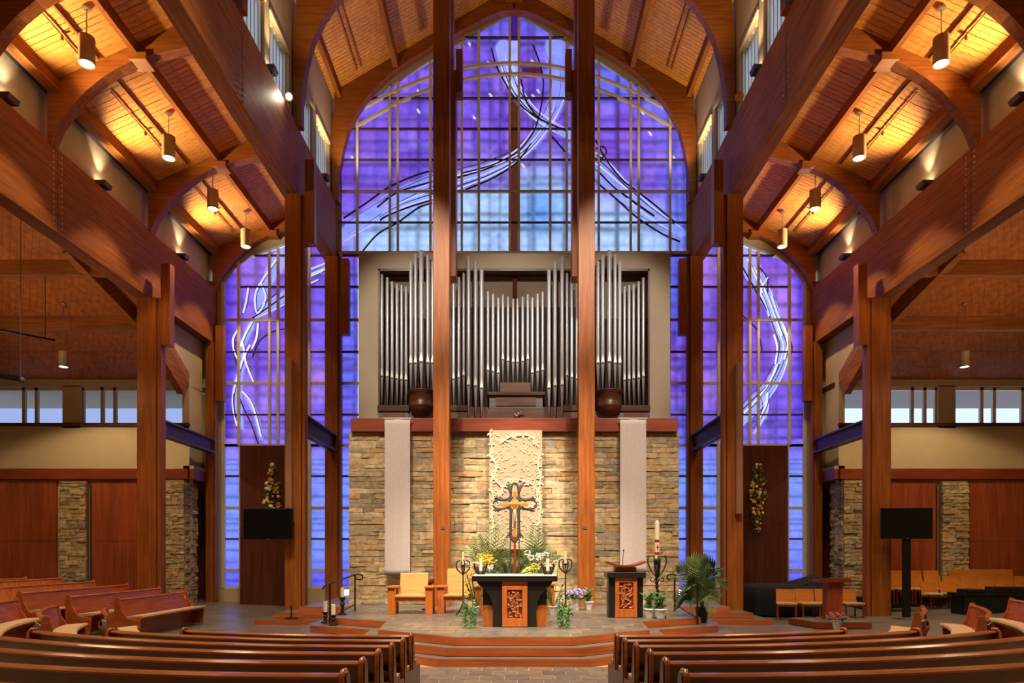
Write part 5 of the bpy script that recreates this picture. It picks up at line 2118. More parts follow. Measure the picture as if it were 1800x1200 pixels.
t = thing('equipment_table', 'low black table of sound gear in front of the choir chairs', 'table', (13.4, 19.1, 0.1))
zf = 0.1
q = MB()
q.box(12.3, 15.6, 18.7, 19.4, zf + 0.62, zf + 0.70)
q.build('table_top', M['black'], t)
q = MB()
q.box(12.35, 15.55, 18.72, 18.76, zf, zf + 0.62)
q.build('modesty_cloth', M['black_cloth'], t)
for x in (12.4, 15.5):
    q = MB()
    q.box(x - 0.05, x + 0.05, 18.8, 19.3, zf, zf + 0.62)
    q.build('leg', M['black'], t)
gear = [(12.75, 0.5, 0.10, 'mixing_desk', 'black mixing desk with pale knobs at the left of the gear table', 'mixer'), (13.75, 0.9, 0.16, 'keyboard_case', 'long black keyboard case in the middle of the gear table', 'case'),
        (14.9, 0.8, 0.20, 'amplifier', 'black amplifier with a row of chrome knobs at the right of the gear table', 'amplifier')]
for (x, w, h, nm, lab, cat) in gear:
    g = thing(nm, lab, cat, (x, 19.05, zf + 0.70))
    q = MB()
    q.box(-w / 2, w / 2, -0.25, 0.25, 0, h)
    q.build('body', M['black'], g, local=True, bev=0.015)
    for k in range(5):
        q = MB()
        q.lathe([(0.022, 0), (0.02, 0.03), (0, 0.032)], 8, (-w / 2 + w * (k + 0.7) / 5.4, -0.1, h))
        q.build('knob', M['metal'], g, local=True)
t = thing('cymbal', 'thin bronze cymbal on a slim stand before the choir chairs', 'cymbal', tuple(at(1690, 1037, 19.6)))
zc = t.location.z
t.location.z = 0.1
q = MB()
q.lathe([(0.0, 0.03), (0.04, 0.025), (0.06, 0.01), (0.20, 0.0), (0.20, -0.005), (0.05, 0.0)], 20, (0, 0, zc - 0.1))
q.build('disc', M['can'], t, local=True, smooth=True)
q = MB()
q.tube([(0, 0, 0.0), (0, 0, zc - 0.1)], 0.012, 6)
for k in range(3):
    a = 2 * PI * k / 3
    q.tube([(0, 0, 0.25), (0.22 * math.cos(a), 0.22 * math.sin(a), 0.0)], 0.01, 6)
q.build('stand', M['metal'], t, local=True)
for k, (px, py, lab) in enumerate(((1655, 1052, 'pale folded music sheets lying on the chair seat left of the gear'), (1686, 1052, 'grey green folder leaning on the chair beside the black gear'))):
    a = at(px, py, 19.9)
    t = thing('music_folder', lab, 'folder', (a.x, 20.3, 0.675))
    q = MB()
    q.box(-0.22, 0.22, -0.13, 0.13, 0.0, 0.03)
    q.build('cover', M['mint'] if k else M['paper'], t, local=True)
    q = MB()
    q.box(-0.20, 0.20, -0.12, 0.12, 0.03, 0.045)
    q.build('sheet', M['paper'], t, local=True)

# ------------------------------------------------------------------ cantor lectern on the right
CLY = 17.6
a = at(1469, 1095, CLY)
t = thing('cantor_lectern', 'dark red wood lectern with flat top on a low slate platform', 'lectern', (a.x, CLY, 0.02))
q = MB()
q.prism([(a.x - 0.75, 17.0), (a.x + 0.62, 17.0), (a.x + 0.62, 18.3), (a.x - 0.95, 18.3)], 'z', 0.02, 0.16)
q.build('base_riser', M['trim'], t)
q = MB()
q.prism([(a.x - 0.74, 17.02), (a.x + 0.61, 17.02), (a.x + 0.61, 18.28), (a.x - 0.93, 18.28)], 'z', 0.16, 0.175)
q.build('base_top', M['slate'], t)
q = MB()
q.box(a.x - 0.19, a.x + 0.19, CLY, CLY + 0.35, 0.175, 1.14)
q.build('shaft', M['panel'], t, bev=0.01)
q = MB()
q.add([(a.x - 0.42, CLY - 0.12, 1.14), (a.x + 0.34, CLY - 0.12, 1.14), (a.x + 0.34, CLY + 0.45, 1.14), (a.x - 0.42, CLY + 0.45, 1.14),
       (a.x - 0.42, CLY - 0.12, 1.26), (a.x + 0.34, CLY - 0.12, 1.26), (a.x + 0.34, CLY + 0.45, 1.19), (a.x - 0.42, CLY + 0.45, 1.19)],
      [(3, 2, 1, 0), (4, 5, 6, 7), (0, 1, 5, 4), (1, 2, 6, 5), (2, 3, 7, 6), (3, 0, 4, 7)])
q.build('reading_top', M['trim'], t, bev=0.01)
# ------------------------------------------------------------------ plants and flowers
def blossom(parent, c, r, mat, n, rnd, name='blossom', flat_=0.8):
    """head of many small petals"""
    q = MB()
    for k in range(n):
        while True:
            v = Vector((rnd.uniform(-1, 1), rnd.uniform(-1, 1), rnd.uniform(-1, 1)))
            if 0.3 < v.length < 1: break
        v.normalize()
        v.z *= flat_
        p = Vector(c) + v * r * rnd.uniform(0.6, 0.95)
        q.ball(p, r * 0.27, 6, 4, (1, 1, 0.8))
    return q.build(name, M[mat], parent, smooth=True)


def frond(parent, base, tip, sag, nleaf, wid, mat, up=(0, 0, 1)):
    base, tip = Vector(base), Vector(tip)
    mid = (base + tip) / 2 + Vector((0, 0, sag))
    P = arcpts([base, mid, tip], 10)
    q = MB()
    q.tube(P, [0.012 * (1 - i / len(P)) + 0.003 for i in range(len(P))], 5)
    m = len(P)
    d0 = (tip - base).normalized()
    side = d0.cross(Vector((0, 1, 0.2)))
    if side.length < 0.1: side = Vector((1, 0, 0))
    side.normalize()
    for k in range(nleaf):
        f = 0.22 + 0.76 * k / (nleaf - 1)
        p = P[min(m - 1, int(f * (m - 1)))]
        d = (P[min(m - 1, int(f * (m - 1)) + 1)] - P[max(0, int(f * (m - 1)) - 1)]).normalized()
        ln = wid * (0.55 + 0.45 * math.sin(PI * min(1, f * 0.95)))
        for sg in (-1, 1):
            tp = p + (d * 0.75 + side * sg * 0.8 + Vector((0, -0.1, -0.12))).normalized() * ln
            q.leaf(p, tp, ln * 0.15, (0, -1, 0.3), 0.2)
    return q.build('frond', M[mat], parent)


rnd = random.Random(11)
# ---- great arrangement behind the altar: three palms and potted flowers
def at_floor(px, Y, zf=0.45):
    a = at(px, 1000, Y)
    return Vector((a.x, Y, zf))


def palm(label, px, Y, zpot, fronds, pot='clay', mat='palm', zf=0.45, h=0.3):
    b = at_floor(px, Y, zf)
    t = thing('potted_palm', label, 'plant', tuple(b))
    q = MB()
    q.lathe([(0.11, 0), (0.15, h - 0.03), (0.165, h - 0.03), (0.165, h), (0.14, h), (0.13, h - 0.05), (0, h - 0.05)], 16)
    q.build('pot', M[pot], t, local=True, smooth=False)
    q = MB()
    for k in range(4):
        q.tube([(0.03 * math.cos(k * 1.6), 0.03 * math.sin(k * 1.6), h - 0.05), (0.05 * math.cos(k * 1.6), 0.05 * math.sin(k * 1.6), h + 0.25)], 0.014, 6)
    q.build('stem', M['palm_dark'], t, local=True)
    for (tx, ty, sag, wd, dy) in fronds:
        tip = at(tx, ty, Y + dy)
        frond(t, b + Vector((0, 0, h + 0.1)), tip, sag, 17, wd, mat if rnd.random() < 0.6 else 'palm_dark')
    return t


palm('potted palm left of the cross with upright fan fronds', 862, 16.9, 0, [(865, 912, 0.1, 0.30, 0), (880, 925, 0.12, 0.26, -0.2), (838, 944, 0.2, 0.30, 0.1), (822, 962, 0.25, 0.28, 0.2), (895, 950, 0.15, 0.24, -0.2), (852, 955, 0.15, 0.26, -0.3), (833, 975, 0.2, 0.24, -0.1), (884, 968, 0.15, 0.22, -0.3)])
palm('potted palm right of the cross with arching dark fronds', 940, 16.9, 0, [(942, 925, 0.1, 0.30, 0), (953, 938, 0.14, 0.28, -0.1), (928, 938, 0.1, 0.26, 0.1), (962, 962, 0.24, 0.26, 0.1), (922, 966, 0.16, 0.22, -0.3), (980, 975, 0.25, 0.24, 0.1), (905, 972, 0.15, 0.2, -0.3), (936, 960, 0.1, 0.24, -0.3)])
palm('low spreading palm in the middle behind the altar', 896, 16.65, 0, [(870, 985, 0.15, 0.26, 0), (885, 972, 0.12, 0.24, 0), (915, 980, 0.12, 0.24, 0), (930, 990, 0.15, 0.26, 0), (902, 984, 0.1, 0.2, -0.1), (892, 992, 0.1, 0.22, -0.2), (860, 996, 0.15, 0.22, -0.1), (922, 998, 0.1, 0.2, -0.2)], mat='palm_dark')


def flower_pot(label, px, py, Y, heads, mat, r=0.085, pot='foil', hpot=0.2, zf=0.45, n=16, spread=0.16, leafy=14, group=None, name='potted_flower'):
    """pot on the ground with a leafy dome of heads centred on pixel (px, py)"""
    c = at(px, py, Y)
    t = thing(name, label, 'flowers', (c.x, Y, zf), group=group)
    q = MB()
    hp = hpot
    q.lathe([(0.07, 0), (0.11, hp - 0.04), (0.135, hp), (0.12, hp + 0.01), (0.09, hp - 0.02), (0, hp - 0.03)], 14)
    q.build('pot', M[pot], t, local=True)
    q = MB()
    cz = c.z - zf
    for k in range(leafy):
        a = rnd.uniform(0, 2 * PI)
        p = Vector((0.02 * math.cos(a), 0.02 * math.sin(a), hp))
        e = Vector((spread * 1.5 * math.cos(a), spread * 1.2 * math.sin(a), hp + (cz - hp) * rnd.uniform(0.3, 1.0)))
        q.tube([p, (p + e) / 2 + Vector((0, 0, 0.03)), e], 0.006, 4)
        for _ in range(3):
            b_ = p.lerp(e, rnd.uniform(0.4, 1))
            q.leaf(b_, b_ + Vector((rnd.uniform(-1, 1), rnd.uniform(-1, 0.5), rnd.uniform(-0.3, 0.6))).normalized() * 0.13, 0.06, (0, -0.4, 1))
    q.build('foliage', M['leafgreen'], t, local=True)
    for k in range(heads):
        a = 2 * PI * k / heads + 0.4
        rr = spread if heads > 1 else 0
        if k == 0: rr *= 0.2
        p = Vector((rr * math.cos(a), rr * 0.8 * math.sin(a) - 0.04, cz + rnd.uniform(-0.06, 0.07)))
        blossom(t, p + t.location, r, mat, n, rnd)
    return t


flower_pot('tall pot of yellow flowers left behind the altar', 857, 984, 15.4, 6, 'yellow', 0.10, spread=0.17)
flower_pot('tall pot of white lilies right behind the altar', 944, 977, 15.9, 7, 'whiteflower', 0.09, spread=0.22)
flower_pot('lime green hydrangea at the right of the cross staff', 936, 1001, 15.0, 4, 'limeflower', 0.115, spread=0.14)
flower_pot('blush pink flowers at the far left of the altar flowers', 836, 993, 15.8, 5, 'blush', 0.09, spread=0.17)
flower_pot('pale peach flowers at the far right of the altar flowers', 972, 994, 15.9, 5, 'blush', 0.09, spread=0.2)
flower_pot('small white flowers low beside the left altar candle', 862, 1000, 15.0, 3, 'whiteflower', 0.07, spread=0.1)
# hydrangea and small plants along the column and ambo
flower_pot('lilac hydrangea in a white foil pot by the right column', 1013, 1043, 17.4, 8, 'lilac', 0.10, spread=0.19, hpot=0.26)
def shrub_pot(label, px, py_top, py_pot, Y, zf=0.45, mat='leafgreen', w=0.13, pot='foil', hp=0.2):
    a = at(px, py_top, Y)
    t = thing('potted_plant', label, 'plant', (a.x, Y, zf))
    q = MB()
    q.lathe([(0.085, 0), (0.125, hp - 0.03), (0.155, hp), (0.14, hp + 0.015), (0.1, hp - 0.02), (0, hp - 0.03)], 14)
    q.build('pot', M[pot], t, local=True)
    H_ = a.z - zf
    q = MB()
    for k in range(7):
        an = 2 * PI * k / 7
        top = Vector((w * 0.6 * math.cos(an) * (k % 2 + 0.3), w * 0.6 * math.sin(an), hp + (H_ - hp) * rnd.uniform(0.65, 1.0)))
        b_ = Vector((0.04 * math.cos(an), 0.04 * math.sin(an), hp - 0.02))
        q.tube([b_, top], 0.006, 4)
        for j in range(9):
            p = b_.lerp(top, 0.15 + 0.85 * j / 8)
            d = Vector((rnd.uniform(-1, 1), rnd.uniform(-1, 1), rnd.uniform(-0.1, 0.8))).normalized()
            q.leaf(p, p + d * w, 0.05, (0, -0.5, 1))
    q.build('foliage', M[mat], t, local=True)
    return t


shrub_pot('small green plant in white foil pot beside the lilac hydrangea', 1034, 1036, 1060, 17.45)
shrub_pot('green plant in white foil pot, left of the pair beside the ambo', 1142, 1041, 1070, 15.15, w=0.15)
shrub_pot('green plant in white foil pot, right of the pair under the tall candle', 1161, 1041, 1070, 15.05, w=0.17)
# palm on the right hand steps
palm('bushy potted palm in a dark pot on the right platform step', 1234, 15.75, 0, [(1192, 1010, 0.3, 0.40, 0.1), (1205, 995, 0.35, 0.42, 0.2), (1225, 985, 0.2, 0.42, 0), (1255, 1000, 0.3, 0.40, 0), (1266, 1025, 0.35, 0.40, -0.2),
     (1262, 1055, 0.3, 0.34, -0.3), (1198, 1045, 0.3, 0.40, -0.3), (1190, 1060, 0.25, 0.34, -0.2), (1215, 1030, 0.2, 0.4, -0.3), (1240, 1020, 0.15, 0.4, 0.1), (1213, 1062, 0.2, 0.3, -0.4), (1250, 1075, 0.25, 0.26, -0.4)], pot='black', mat='palm', zf=0.30, h=0.34)
a = at(1471, 1085, 16.6)
t = flower_pot('pink azalea in a pale pot before the dark red lectern', 1471, 1083, 16.6, 7, 'pinkflower', 0.07, spread=0.17, zf=0.0, hpot=0.26, n=12)

# ---- sprays on the dark panels
def spray(label, pxs, top, bot, Y, mats, widths):
    xc = pxs
    a, b = at(xc, top, Y), at(xc, bot, Y)
    t = thing('flower_spray', label, 'flowers', (a.x, 23.26, b.z))
    q = MB()
    q.tube([(a.x, 23.262, b.z), (a.x + 0.03, 23.25, (a.z + b.z) / 2), (a.x, 23.262, a.z)], 0.012, 5)
    q.build('stem', M['leafgreen'], t)
    fol = MB()
    for k in range(190):
        f = rnd.random()
        w = np.interp(f, [p for p, _ in widths], [w_ for _, w_ in widths])
        p = Vector((a.x + rnd.uniform(-w, w), Y - rnd.uniform(0, 0.12), a.z + (b.z - a.z) * f))
        d = Vector((rnd.uniform(-1, 1), rnd.uniform(-0.6, 0.1), rnd.uniform(-1, 0.8))).normalized()
        fol.leaf(p, p + d * 0.12, 0.05, (0, -1, 0))
    fol.build('foliage', M['palm_dark'], t)
    for k in range(64):
        f = min(0.98, max(0.02, rnd.gauss(0.5, 0.26)))
        w = np.interp(f, [p for p, _ in widths], [w_ for _, w_ in widths])
        p = Vector((a.x + rnd.uniform(-w, w) * 0.9, Y - 0.08 - rnd.uniform(0, 0.08), a.z + (b.z - a.z) * f))
        q = MB()
        r = rnd.uniform(0.03, 0.06)
        for j in range(5):
            an = 2 * PI * j / 5
            q.ball(p + Vector((math.cos(an) * r * 0.6, 0, math.sin(an) * r * 0.6)), r * 0.5, 6, 4)
        q.ball(p + Vector((0, -r * 0.35, 0)), r * 0.3, 6, 4)
        q.build('blossom', M[rnd.choice(mats)], t, smooth=True)
    return t


spray('hanging spray of amber and white flowers above the left screen', 480, 815, 905, 23.22, ['orangeflower', 'whiteflower', 'yellow', 'orangeflower', 'blush'], [(0, 0.05), (0.3, 0.16), (0.55, 0.3), (0.8, 0.32), (1, 0.22)])
spray('long trailing spray of yellow flowers on the right panel', 1330, 815, 932, 23.22, ['orangeflower', 'yellow', 'whiteflower', 'orangeflower'], [(0, 0.08), (0.15, 0.2), (0.4, 0.32), (0.6, 0.26), (0.8, 0.16), (1, 0.06)])

# ---- glass cylinders with greens before the altar
def vase(label, px, Y, h, r=0.072):
    a = at(px, 1103, Y)
    t = thing('glass_vase', label, 'vase', (a.x, Y, 0.45), group='glass cylinder vases before the altar')
    q = MB()
    q.lathe([(r, 0.0), (r, h), (r - 0.006, h), (r - 0.006, 0.012), (0, 0.012)], 20)
    q.build('cylinder', M['glass'], t, local=True, smooth=True)
    q, q2 = MB(), MB()
    for k in range(170):
        zz = rnd.uniform(0.03, h * 0.72)
        an = rnd.uniform(0, 2 * PI)
        rr = (r - 0.02) * math.sqrt(rnd.random())
        p = Vector((rr * math.cos(an), rr * math.sin(an), zz))
        d = Vector((rnd.uniform(-1, 1), rnd.uniform(-1, 1), rnd.uniform(-0.5, 1))).normalized() * 0.05
        e = p + d
        m_ = math.hypot(e.x, e.y)
        if m_ > r - 0.012: e.x *= (r - 0.012) / m_; e.y *= (r - 0.012) / m_
        (q if k % 2 else q2).leaf(p, e, 0.042, (0, -1, 0.2))
    q.build('greens', M['mint'], t, local=True)
    q2.build('dark_greens', M['leafgreen'], t, local=True)
    q = MB()
    for k in range(3):
        q.tube([(0.02 * math.cos(k * 2.1), 0.02 * math.sin(k * 2.1), 0.02), (0.035 * math.cos(k * 2.1), 0.035 * math.sin(k * 2.1), h + 0.02)], 0.006, 5)
    q.build('stem', M['palm_dark'], t, local=True)


vase('taller glass vase of greens, outermost left of the altar front', 818, 13.0, 0.62)
vase('glass vase of greens, second from the left before the altar', 832, 12.95, 0.56)
vase('glass vase of greens, inner one right of the altar front', 985, 13.0, 0.60)
vase('glass vase of greens, outermost right of the altar front', 997, 12.95, 0.52)

# ---- candles
def flame_candle(parent, x, y, z0, h, r):
    q = MB()
    q.lathe([(r, z0), (r, z0 + h), (r * 0.6, z0 + h + 0.006), (0, z0 + h - 0.004)], 14, (x, y, 0))
    q.build('candle', M['candle'], parent, local=True, smooth=False)
    q = MB()
    q.tube([(x, y, z0 + h), (x, y, z0 + h + 0.025)], 0.004, 5)
    q.build('wick', M['iron'], parent, local=True)


def altar_candle(label, px, Y, zb, h):
    a = at(px, 1000, Y)
    t = thing('altar_candle', label, 'candle', (a.x, Y, zb))
    q = MB()
    q.lathe([(0.085, 0), (0.085, 0.02), (0.06, 0.05), (0.06, 0.07), (0.0, 0.07)], 14)
    for k in range(4):
        an = PI / 4 + k * PI / 2
        c, s_ = math.cos(an), math.sin(an)
        q.tube(arcpts([(0.05 * c, 0.05 * s_, 0.02), (0.13 * c, 0.13 * s_, 0.05), (0.12 * c, 0.12 * s_, 0.14), (0.07 * c, 0.07 * s_, 0.13), (0.08 * c, 0.08 * s_, 0.08)], 5), 0.014, 6)
        q.tube(arcpts([(0.06 * c, 0.06 * s_, 0.03), (0.16 * c, 0.16 * s_, 0.12), (0.17 * c, 0.17 * s_, 0.22)], 5), [0.014] * 6 + [0.012] * 4 + [0.006], 6)
    q.build('iron_holder', M['iron'], t, local=True, smooth=True)
    flame_candle(t, 0, 0, 0.06, h, 0.033)


altar_candle('white candle in curled iron holder on the left of the altar top', 845, 13.55, 1.463, 0.26)
altar_candle('white candle in curled iron holder on the right of the altar top', 963, 13.55, 1.463, 0.25)


def floor_stand(label, px, Y, ztop, hc, rc, zf=0.45):
    a = at(px, 1000, Y)
    t = thing('candle_stand', label, 'candle', (a.x, Y, zf))
    q = MB()
    Hs = ztop - zf
    q.tube([(0, 0, 0.1), (0, 0, Hs - 0.02)], 0.016, 8)
    for k in range(3):
        an = 2 * PI * k / 3 + 0.5
        c, s_ = math.cos(an), math.sin(an)
        q.tube(arcpts([(0, 0, 0.3), (0.1 * c, 0.1 * s_, 0.12), (0.2 * c, 0.2 * s_, 0.015)], 5), 0.014, 6)
    q.lathe([(0.02, Hs - 0.04), (0.05, Hs - 0.02), (0.05, Hs)], 12)
    q.build('iron_pole', M['iron'], t, local=True, smooth=True)
    for k in range(4):
        an = k * PI / 2 + 0.3
        c, s_ = math.cos(an), math.sin(an)
        q = MB()
        q.tube(arcpts([(0.01 * c, 0.01 * s_, Hs - 0.22), (0.14 * c, 0.14 * s_, Hs - 0.1), (0.15 * c, 0.15 * s_, Hs + 0.05), (0.07 * c, 0.07 * s_, Hs + 0.10)], 6), 0.016, 6)
        q.build('scroll', M['iron'], t, local=True, smooth=True)
    flame_candle(t, 0, 0, Hs, hc, rc)
    return t


floor_stand('tall iron stand with thin white candle left of the altar', 814, 15.6, at(814, 992, 15.6).z, 0.28, 0.028)
floor_stand('tall branching iron stand with thin white candle right of the altar', 994, 15.6, at(994, 990, 15.6).z, 0.27, 0.028)

# paschal candle
PY = 15.3
a = at(1155, 985, PY)
t = thing('paschal_candle', 'tall ivory candle with red bands in a leafy iron stand by the ambo', 'candle', (a.x, PY, 0.45))
Hs = at(1155, 986, PY).z - 0.45
q = MB()
q.tube([(0, 0, 0.06), (0, 0, Hs)], 0.028, 8)
for k in range(9):
    zz = 0.15 + k * (Hs - 0.45) / 9
    q.ball((0.012 * math.cos(k * 1.3), 0.012 * math.sin(k * 1.3), zz), 0.042, 8, 5, (1, 1, 1.2))
for k in range(4):
    an = k * PI / 2 + 0.6
    c, s_ = math.cos(an), math.sin(an)
    q.tube(arcpts([(0, 0, 0.28), (0.13 * c, 0.13 * s_, 0.1), (0.26 * c, 0.26 * s_, 0.02)], 5), 0.02, 6)
q.lathe([(0.03, Hs - 0.06), (0.07, Hs - 0.02), (0.07, Hs + 0.06), (0.06, Hs + 0.06)], 14)
q.build('iron_pole', M['iron'], t, local=True, smooth=True)
for k in range(4):
    an = k * PI / 2 + (0.0 if k % 2 == 0 else 0.0)
    c, s_ = math.cos(an), math.sin(an)
    q = MB()
    pts = arcpts([(0.02 * c, 0.02 * s_, Hs - 0.36), (0.14 * c, 0.14 * s_, Hs - 0.2), (0.21 * c, 0.21 * s_, Hs + 0.0), (0.18 * c, 0.18 * s_, Hs + 0.12)], 6)
    for p0, p1 in zip(pts[:-1], pts[1:]):
        q.beam(p0, p1 + (p1 - p0) * 0.15, 0.07, 0.016, (c, s_, 0.3))
    q.build('iron_leaf', M['iron'], t, local=True)
    q = MB()
    q.tube(arcpts([(0.02 * c, 0.02 * s_, Hs - 0.36), (0.09 * c, 0.09 * s_, Hs - 0.46), (0.15 * c, 0.15 * s_, Hs - 0.42), (0.12 * c, 0.12 * s_, Hs - 0.36)], 5), 0.012, 6)
    q.build('scroll', M['iron'], t, local=True)
zt = at(1155, 914, PY).z - 0.45
q = MB()
q.lathe([(0.052, Hs + 0.02), (0.052, zt - 0.05), (0.03, zt - 0.04), (0.028, zt), (0, zt)], 18)
q.build('candle', M['candle'], t, local=True)
for zz, hh in ((at(1155, 972.5, PY).z - 0.45, 0.03), (at(1155, 950.5, PY).z - 0.45, 0.03)):
    q = MB()
    q.lathe([(0.0535, zz - hh), (0.0555, zz), (0.0535, zz + hh)], 18)
    q.build('red_band', M['red'], t, local=True)
zc = at(1155, 962, PY).z - 0.45
q = MB()
q.box(-0.008, 0.008, -0.056, -0.05, zc - 0.07, zc + 0.07)
q.box(-0.03, 0.03, -0.056, -0.045, zc + 0.005, zc + 0.022)
q.build('red_cross', M['red'], t, local=True)

# pillar candles on the left steps
for (px, py0, py1, Y, zf, lab) in ((572, 1057, 1075, 15.6, 0.30, 'ivory pillar candle on dark stand, leftmost of the three at the steps'), (586, 1062, 1080, 15.1, 0.30, 'ivory pillar candle standing lowest of the three at the left steps'),
                                   (602, 1033, 1049, 15.95, 0.45, 'ivory pillar candle on taller dark stand, rightmost of the three at the steps')):
    a, b = at(px, py1, Y), at(px, py0, Y)
    t = thing('pillar_candle', lab, 'candle', (a.x, Y, zf))
    hb = max(0.05, a.z - zf)
    q = MB()
    q.lathe([(0.10, 0), (0.10, 0.02), (0.05, 0.04), (0.035, hb * 0.45), (0.06, hb * 0.6), (0.035, hb * 0.75), (0.08, hb - 0.015), (0.08, hb), (0, hb)], 14)
    q.build('stand', M['iron'], t, local=True, smooth=False)
    flame_candle(t, 0, 0, hb, b.z - a.z, 0.045)

# ---- hand rails
for s, px0, px1 in ((-1, 624, 580), (1, 1186, 1226)):
    Y0, Y1 = 17.0, 15.2
    a, b = at(px0, 1010, Y0), at(px1, 1033, Y1)
    t = thing('hand_rail', '%s black iron hand rail at the platform steps' % SIDE[s], 'railing', (a.x, Y0, 0.45), group='iron hand rails')
    q = MB()
    q.tube([(a.x, Y0, 0.45), (a.x, Y0, a.z)], 0.022, 8)
    q.build('post', M['iron'], t)
    zf2 = 0.30
    q = MB()
    q.tube([(b.x, Y1, zf2), (b.x, Y1, b.z + 0.1)], 0.022, 8)
    q.build('post', M['iron'], t)
    q = MB()
    d = Vector((b.x, Y1, b.z + 0.1)) - Vector((a.x, Y0, a.z))
    e = Vector((b.x, Y1, b.z + 0.1)) + d * 0.15
    q.tube(arcpts([(a.x + s * 0.02 * -1, Y0 + 0.0, a.z - 0.10), (a.x - s * 0.14, Y0 + 0.1, a.z - 0.12), (a.x - s * 0.16, Y0 + 0.1, a.z - 0.02), (a.x - s * 0.06, Y0 + 0.04, a.z + 0.01), (a.x, Y0, a.z), (b.x, Y1, b.z + 0.1), e, e + Vector((s * 0.06, -0.05, -0.10))], 6), 0.02, 8)
    q.build('rail', M['iron'], t, smooth=True)
    q = MB()
    q.tube([(a.x, Y0, 0.62), (b.x, Y1, zf2 + 0.14)], 0.014, 6)
    q.build('lower_rail', M['iron'], t)

# ------------------------------------------------------------------ lamps
def pendant(label, X, Y, ztop_roof, zb, h=0.56, r=0.155, power=P_PENDANT, angle=84):
    t = thing('pendant_lamp', label, 'lamp', (X, Y, zb), group='cylinder pendant lamps')
    q = MB()
    q.lathe([(0, 0.03), (r - 0.014, 0.03), (r - 0.012, 0.0), (r, 0.0), (r, h - 0.01), (r - 0.02, h), (0.03, h + 0.01), (0.0, h + 0.01)], 24)
    q.build('can', M['can'], t, local=True, smooth=False)
    q = MB()
    q.disc((0, 0, 0.012), r - 0.02, 24)
    q.build('lens', M['lamp_on'], t, local=True)
    q = MB()
    q.tube([(0, 0, h), (0, 0, ztop_roof - zb)], 0.012, 6)
    q.build('rod', M['metal'], t, local=True)
    q = MB()
    q.lathe([(0.0, 0), (0.08, 0.0), (0.09, 0.03), (0.0, 0.03)], 14, (0, 0, ztop_roof - zb - 0.05))
    q.build('canopy', M['metal'], t, local=True)
    spot('pendant_light', (X, Y, zb - 0.02), (X, Y, 0), power, angle, 0.25, WARM, 0.10, parent=t)


PN = ['largest and nearest', 'second nearest', 'third nearest', 'farthest and smallest']
for s in (-1, 1):
    for k, Y in enumerate((14.06, 17.4, 19.95, 22.4)):
        pendant('bronze cylinder pendant over the %s aisle, %s' % (SIDE[s], PN[k]), s * 8.8, Y, z(roof_aisle(8.8)), z(10.38) - 0.28)
    for Y in (6.5, 10.3):
        pendant('bronze cylinder pendant over the %s aisle, %s' % (SIDE[s], 'above the middle pews' if Y > 8 else 'above the rear pews'), s * 8.8, Y, z(roof_aisle(8.8)), z(10.38) - 0.28)
    pendant('bronze cylinder pendant of the %s outer aisle before the strip windows' % SIDE[s], s * 13.2, 20.0, z(out_zr(20.0)), z(5.5), 0.46, 0.13, P_PENDANT * 0.85, 140)
    for Y in (9.0, 14.5):  # out-of-view pendants added to brighten the outer aisles
        pendant('added unseen cylinder pendant of the %s outer aisle above the %s side seats' % (SIDE[s], 'front' if Y > 10 else 'rear'), s * 13.2, Y, z(out_zr(16.0)), z(7.4), 0.46, 0.13, P_PENDANT * 0.85, 140)


def uplight(label, X, Y, zb, s, kind, group):
    t = thing('uplight', label, 'lamp', (X, Y, zb), group=group)
    q = MB()
    q.box(-0.05, 0.05, -0.05, 0.05, 0.0, 0.14)
    q.build('yoke', M['iron'], t, local=True)
    q = MB()
    q.add([(-0.13, -0.15, 0.14), (0.13, -0.15, 0.14), (0.13, 0.15, 0.14), (-0.13, 0.15, 0.14), (-0.16, -0.17, 0.26), (0.16, -0.17, 0.26), (0.16, 0.17, 0.26), (-0.16, 0.17, 0.26)],
          [(3, 2, 1, 0), (0, 1, 5, 4), (1, 2, 6, 5), (2, 3, 7, 6), (3, 0, 4, 7), (4, 5, 6, 7)])
    q.build('housing', M['steel'], t, local=True, bev=0.01)
    q = MB()
    q.box(-0.13, 0.13, -0.14, 0.14, 0.262, 0.27)
    q.build('lens', M['lamp_on'], t, local=True)
    return t


UN = ['nearest', 'middle', 'farthest']
for s in (-1, 1):
    for k, Y in enumerate((14.2, 17.5, 21.7)):
        t = uplight('small uplight on the %s outer beam, %s of three' % (SIDE[s], UN[k]), s * 10.54, Y, z(9.27), s, 'w', 'uplights on the outer beams')
        spot('wash_light', (s * 10.42, Y, z(9.60)), (s * 10.66, Y, z(10.9)), P_WASH, 70, 0.9, WARM2, 0.05, parent=t)
        spot('roof_wash_light', (s * 10.2, Y, z(9.58)), (s * 8.25, Y, z(11.3)), P_ROOFWASH, 112, 1.0, (1.0, 0.74, 0.38), 0.06, parent=t)
    for Y in (9.2,):
        t = uplight('small uplight on the %s outer beam beside the rear pews' % SIDE[s], s * 10.54, Y, z(9.27), s, 'w', 'uplights on the outer beams')
        spot('roof_wash_light', (s * 10.2, Y, z(9.58)), (s * 8.25, Y, z(11.3)), P_ROOFWASH, 112, 1.0, (1.0, 0.74, 0.38), 0.06, parent=t)
    for k, (px, py) in enumerate(((484, 125), (570, 293))):
        Y = (15.6 + 2.0, 22.6)[k]
        t = uplight('small uplight at the foot of the %s clerestory windows, %s' % (SIDE[s], ['nearer one', 'farther one'][k]), s * 6.28, Y, z(12.28), s, 'n', 'uplights below the clerestory')
        spot('nave_roof_light', (s * 6.05, Y, z(12.62)), (s * 3.4, Y, z(17.6)), 330, 120, 0.7, WARM, 0.06, parent=t)

